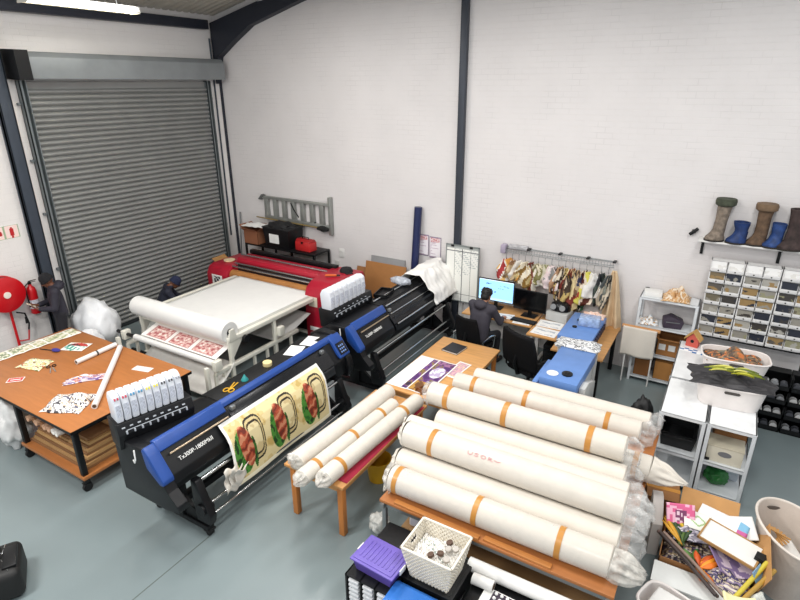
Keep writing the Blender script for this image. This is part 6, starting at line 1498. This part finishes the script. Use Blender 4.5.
# white drawing tray with a wooden frame and bulldog clip
t = thing('clip_board', 'framed white sheet with a black clip on top of the craft carton', 'board', (.58, 4.98, .62), -.25)
MT = Matrix.Rotation(.1, 4, 'Y') @ Matrix.Rotation(-.1, 4, 'X')
b = MB(); b.box((0, 0, 0), (.46, .34, .012), M=MT); b.build('white_sheet', PAPER, t)
b = MB()
for lo, hi in (((-.245, -.185, -.012), (-.228, .185, .012)), ((.228, -.185, -.012), (.245, .185, .012)), ((-.245, -.185, -.012), (.245, -.17, .012)), ((-.245, .17, -.012), (.245, .185, .012))): b.b2(lo, hi, M=MT)
b.build('wooden_frame', mat('frame_wood', '#a9814f', .6), t)
b = MB(); b.prism([(.2, -.05), (.27, -.06), (.29, .0), (.27, .05), (.2, .04)], 'z', .01, .045, M=MT); b.build('clip', BLACK, t)
def pinkb(u, v):
    if rect_in(u, v, .3, .3, .7, .75): return '#7b3a63' if hsh(int(u * 16), int(v * 14)) > .4 else '#e7c9d6'
    return '#d9628f' if hsh(int(u * 9), int(v * 9)) > .2 else '#ecb3c9'
t = flat_sheet('pink_packet', 'pink printed packet standing at the left back corner of the craft carton', 'packet', (.14, 5.14, .6), (.95, 0, .35), .26, .24, PRINT, pinkb, .03)
def stripy(u, v): return '#efece8' if v > .3 else ('#c65f9a' if u > .6 else '#7fb6d6')
flat_sheet('paper_stack', 'stack of white papers with pink and blue edges behind the framed sheet', 'paper', (.5, 5.26, .58), (.12, .05, -.2), .44, .3, PRINT, lambda u, v: '#c65f9a' if u > .8 and v < .6 else ('#7fb6d6' if u > .8 else '#f1efec'), .03)
flat_sheet('green_card', 'white card with a pale green drawing behind the pink packet', 'card', (.3, 5.16, .6), (.3, .15, .2), .26, .2, PRINT, lambda u, v: '#9fc08a' if abs(u - .5) + abs(v - .5) < .32 and abs(u - .5) + abs(v - .5) > .22 else '#ecece4', .006)
# petals and leaves
def petals(name, label, loc, n, L, cols, spread, seed, rz=0, upz=.3, w=.03):
    b = MB()
    for k in range(n):
        a = (hsh(k, seed) - .5) * spread; l_ = L * (.7 + .5 * hsh(k, seed + 1)); d = Vector((math.cos(a), math.sin(a), 0)); n_ = Vector((-d.y, d.x, 0)); p = Vector((0, .05 * (hsh(k, seed + 2) - .5), .02 * hsh(k, 3)))
        b.rings([[p + d * l_ * f + n_ * w * s * math.sin(PI * min(1, max(.05, f * .95))) + Vector((0, 0, upz * l_ * f * (1 - .5 * f) + (.006 if s == 0 else 0))) for s in (-1, 0, 1)] for f in [q / 7 for q in range(8)]], False, False, closed=False, mi=k % len(cols))
    o = b.build(name, [mat(name + str(i) + c[1:], c, .5) for i, c in enumerate(cols)], None, thick=.003); return tag(o, label, 'leaves' if 'leaf' in name else 'flower', loc, rz)
petals('orange_flower', 'bright orange artificial flower on the front of the craft carton', (.36, 4.66, .5), 14, .2, ['#e2761c', '#f09a2a', '#c9541a'], 4.2, 3, .4)
petals('green_leaf_bunch', 'long dark green and yellow artificial leaves at the left of the craft carton', (.2, 4.85, .5), 12, .32, ['#2f4a26', '#4f6a2a', '#d29a28'], 1.2, 9, 1.9, .35, .022)
petals('green_leaf', 'small green leaf under the orange flower', (.3, 4.68, .5), 3, .14, ['#3a6a30', '#55803c'], 2.5, 15, 2.6, .3, .03)
for i, (x0, y0, x1, y1, z0, z1, c, lab) in enumerate(((-.02, 4.92, .52, 4.36, .52, .53, '#5b4740', 'long dark brown rolled strip along the left edge of the craft carton'), (.03, 4.9, .56, 4.37, .545, .55, '#8a7468', 'long mauve brown rolled strip beside the dark strip on the craft carton'), (.0, 4.86, .5, 4.34, .56, .555, '#3d3230', 'thin blackish strip lying on the two rolled strips of the craft carton'))):
    b = MB(); b.tube([(x0, y0, z0), ((x0 + x1) / 2, (y0 + y1) / 2, (z0 + z1) / 2 + .015), (x1, y1, z1)], .016, 10); o = b.build('rolled_strip', mat('strip%d' % i, c, .6), None); tag(o, lab, 'strip')
for i, (x0, y0, x1, y1, z0, z1, c, lab) in enumerate(((.62, 4.36, .86, 4.86, .54, .64, '#c9b83f', 'yellow green rolled strip sticking up at the right of the craft carton'), (.66, 4.34, .92, 4.82, .54, .62, '#b08a3a', 'ochre rolled strip next to the yellow green one'))):
    b = MB(); b.tube([(x0, y0, z0), (x1, y1, z1)], .02, 10); o = b.build('rolled_strip', mat('strip_y%d' % i, c, .5), None); tag(o, lab, 'strip')
crumple('patterned_cloth', (.56, 4.66, .47), -.3, .36, .26, .08, ['#4a3f6a', '#c9b9a0', '#2e2a3a', '#8a7a9a', '#d9cfc0'], 'purple and beige patterned cloth beside the orange flower', seed=81)
petals('yellow_leaf_bunch', 'bright yellow and olive artificial leaves behind the green leaf bunch of the craft carton', (.26, 5.0, .52), 10, .22, ['#d8b428', '#7a7a2a', '#c98a2a'], 1.6, 27, 2.3, .4, .018)
flat_sheet('white_papers', 'loose white papers sticking up at the back right of the craft carton', 'paper', (.62, 5.3, .56), (.35, -.1, .3), .34, .24, PAPER, None, .012, .02)
flat_sheet('mauve_sheet', 'curled mauve printed sheet under the framed white sheet', 'paper', (.6, 4.8, .53), (.15, .2, .5), .34, .26, PRINT, lambda u, v: '#7d6a8f' if noise.noise(Vector((u * 4, v * 4, 5))) > 0 else '#c9b7c4', .006, .05)
flat_sheet('blue_card', 'light blue card standing between the yellow green strips', 'card', (.8, 4.72, .6), (1.1, 0, 1.2), .16, .12, mat('card_blue', '#7fa8c9', .5), None, .006)
crumple('clear_wrap', (.24, 5.06, .5), .3, .3, .22, .09, ['#b9b4c0', '#8f8a9a', '#dcd8de', '#6f6a7c'], 'crumpled grey violet wrapping below the pink packet in the craft carton', 'wrapping', seed=97)
# pale grey foam box front panel and small white basket at the lower edge
t = thing('foam_box', 'pale grey open box in front of the craft carton', 'box', (.33, 4.47, 0))
b = MB(); b.b2((-.32, -.12, .0), (.3, .12, .44), .01); b.build('box_body', mat('foam_grey', '#cdd0ce', .6), t); b = MB(); b.b2((-.33, -.13, .44), (.31, .13, .462), .006); b.build('lid', mat('foam_lid', '#dfe1df', .6), t)
tub('plastic_basket', 'small white ribbed basket with white papers at the bottom edge of the picture', (.2, 4.06, .12), -.35, .5, .36, .4, TUBM, slots=False)
carton('cardboard_box', (.2, 4.06, .0), -.35, (.3, .26, .115), CARDD, 'flat brown carton under the small ribbed basket', False)
flat_sheet('white_papers', 'white papers lying in the small ribbed basket', 'paper', (.21, 4.06, .5), (.12, -.08, -.35), .36, .24, PAPER, None, .02)
flat_sheet('yellow_papers', 'pale yellow papers with an orange print at the bottom right edge', 'paper', (.7, 4.22, .56), (.2, .1, .3), .24, .34, PRINT, lambda u, v: '#d08a3a' if (u - .5) ** 2 + (v - .35) ** 2 < .03 else '#f1e9b4', .02, .04)
sack('clear_bag', (.82, 4.5, .0), (.13, .1, .28), 'clear plastic bag standing at the right of the craft carton', plastic_film('bag_film', '#e2e4dc', .7), 88, .25)
t = thing('file_box', 'narrow white magazine file standing left of the pink packet', 'file box', (-.07, 5.28, 0), .25)
b = MB(); b.prism([(-.13, 0), (.13, 0), (.13, .62), (.05, .62), (-.13, .4)], 'x', -.05, .05, bev=.004); b.build('file_body', mat('file_white', '#ece6e0', .6), t); b = MB(); b.cyl((-.052, .05, .2), (-.054, .05, .2), .018, n=14); b.build('finger_hole', DARK, t)
carton('cardboard_box', (-.06, 5.75, 0), .1, (.34, .4, .42), CARDD, 'dark brown carton on the floor between the fabric rolls and the white shelving', False)
# oval laundry basket
t = thing('laundry_basket', 'large oval beige laundry basket at the right edge with white paper inside', 'basket', (1.07, 5.42, 0), .35)
b = MB(); n = 44
def ov(a, c, z, tilt_=0.0): return [(a * math.cos(2 * PI * k / n), c * math.sin(2 * PI * k / n), z + tilt_ * math.cos(2 * PI * k / n) ** 2) for k in range(n)]
b.rings([ov(.2, .28, 0), ov(.22, .32, .2), ov(.27, .42, .66, .02), ov(.26, .41, .66, .02), ov(.21, .31, .2), ov(.19, .27, .01)]); b.build('basket_wall', mat('basket_beige', '#cfc3b8', .5, bump=.3, bscale=60), t)
b = MB(); q = ov(.275, .425, .662, .02); b.tube(q + [q[0]], .013, 8, cap=False); b.build('rim', mat('basket_rim', '#d9d0c6', .45), t)
b = MB(); b.lathe([(0, 0), (.05, 0), (.05, .004), (0, .004)], n=24, sx=1.3, sy=.5, M=Matrix.Translation((0, .385, .58)) @ Matrix.Rotation(PI / 2 + .16, 4, 'X')); b.build('handle_slot', mat('slot_dark2', '#6a625c', .6), t)
flat_sheet('white_papers', 'white paper and card lying inside the large oval laundry basket', 'paper', (1.08, 5.36, .36), (.15, .1, .5), .3, .4, PAPER, None, .02)
b = MB()
for k in range(7): b.box((0, 0, 0), (.2, .02, .008), M=Matrix.Translation((1.0, 5.52, .42 + .012 * k)) @ Matrix.Rotation(.9 + .35 * k, 4, 'Z') @ Matrix.Rotation(-.2, 4, 'Y'))
o = b.build('wood_offcuts', mat('offcut_wood', '#b98a50', .6), None); tag(o, 'small loose wood offcuts inside the large oval laundry basket', 'offcuts', kind='stuff')
# unidentified black upright shape beside the shelving, built as a bundle
sack('black_bundle', (-.5, 6.9, 0), (.15, .17, .42), 'black bundle standing on the floor between the big fabric rolls and the white shelving', mat('bundle_black', '#101012', .6), 91, .2, cat='bundle')
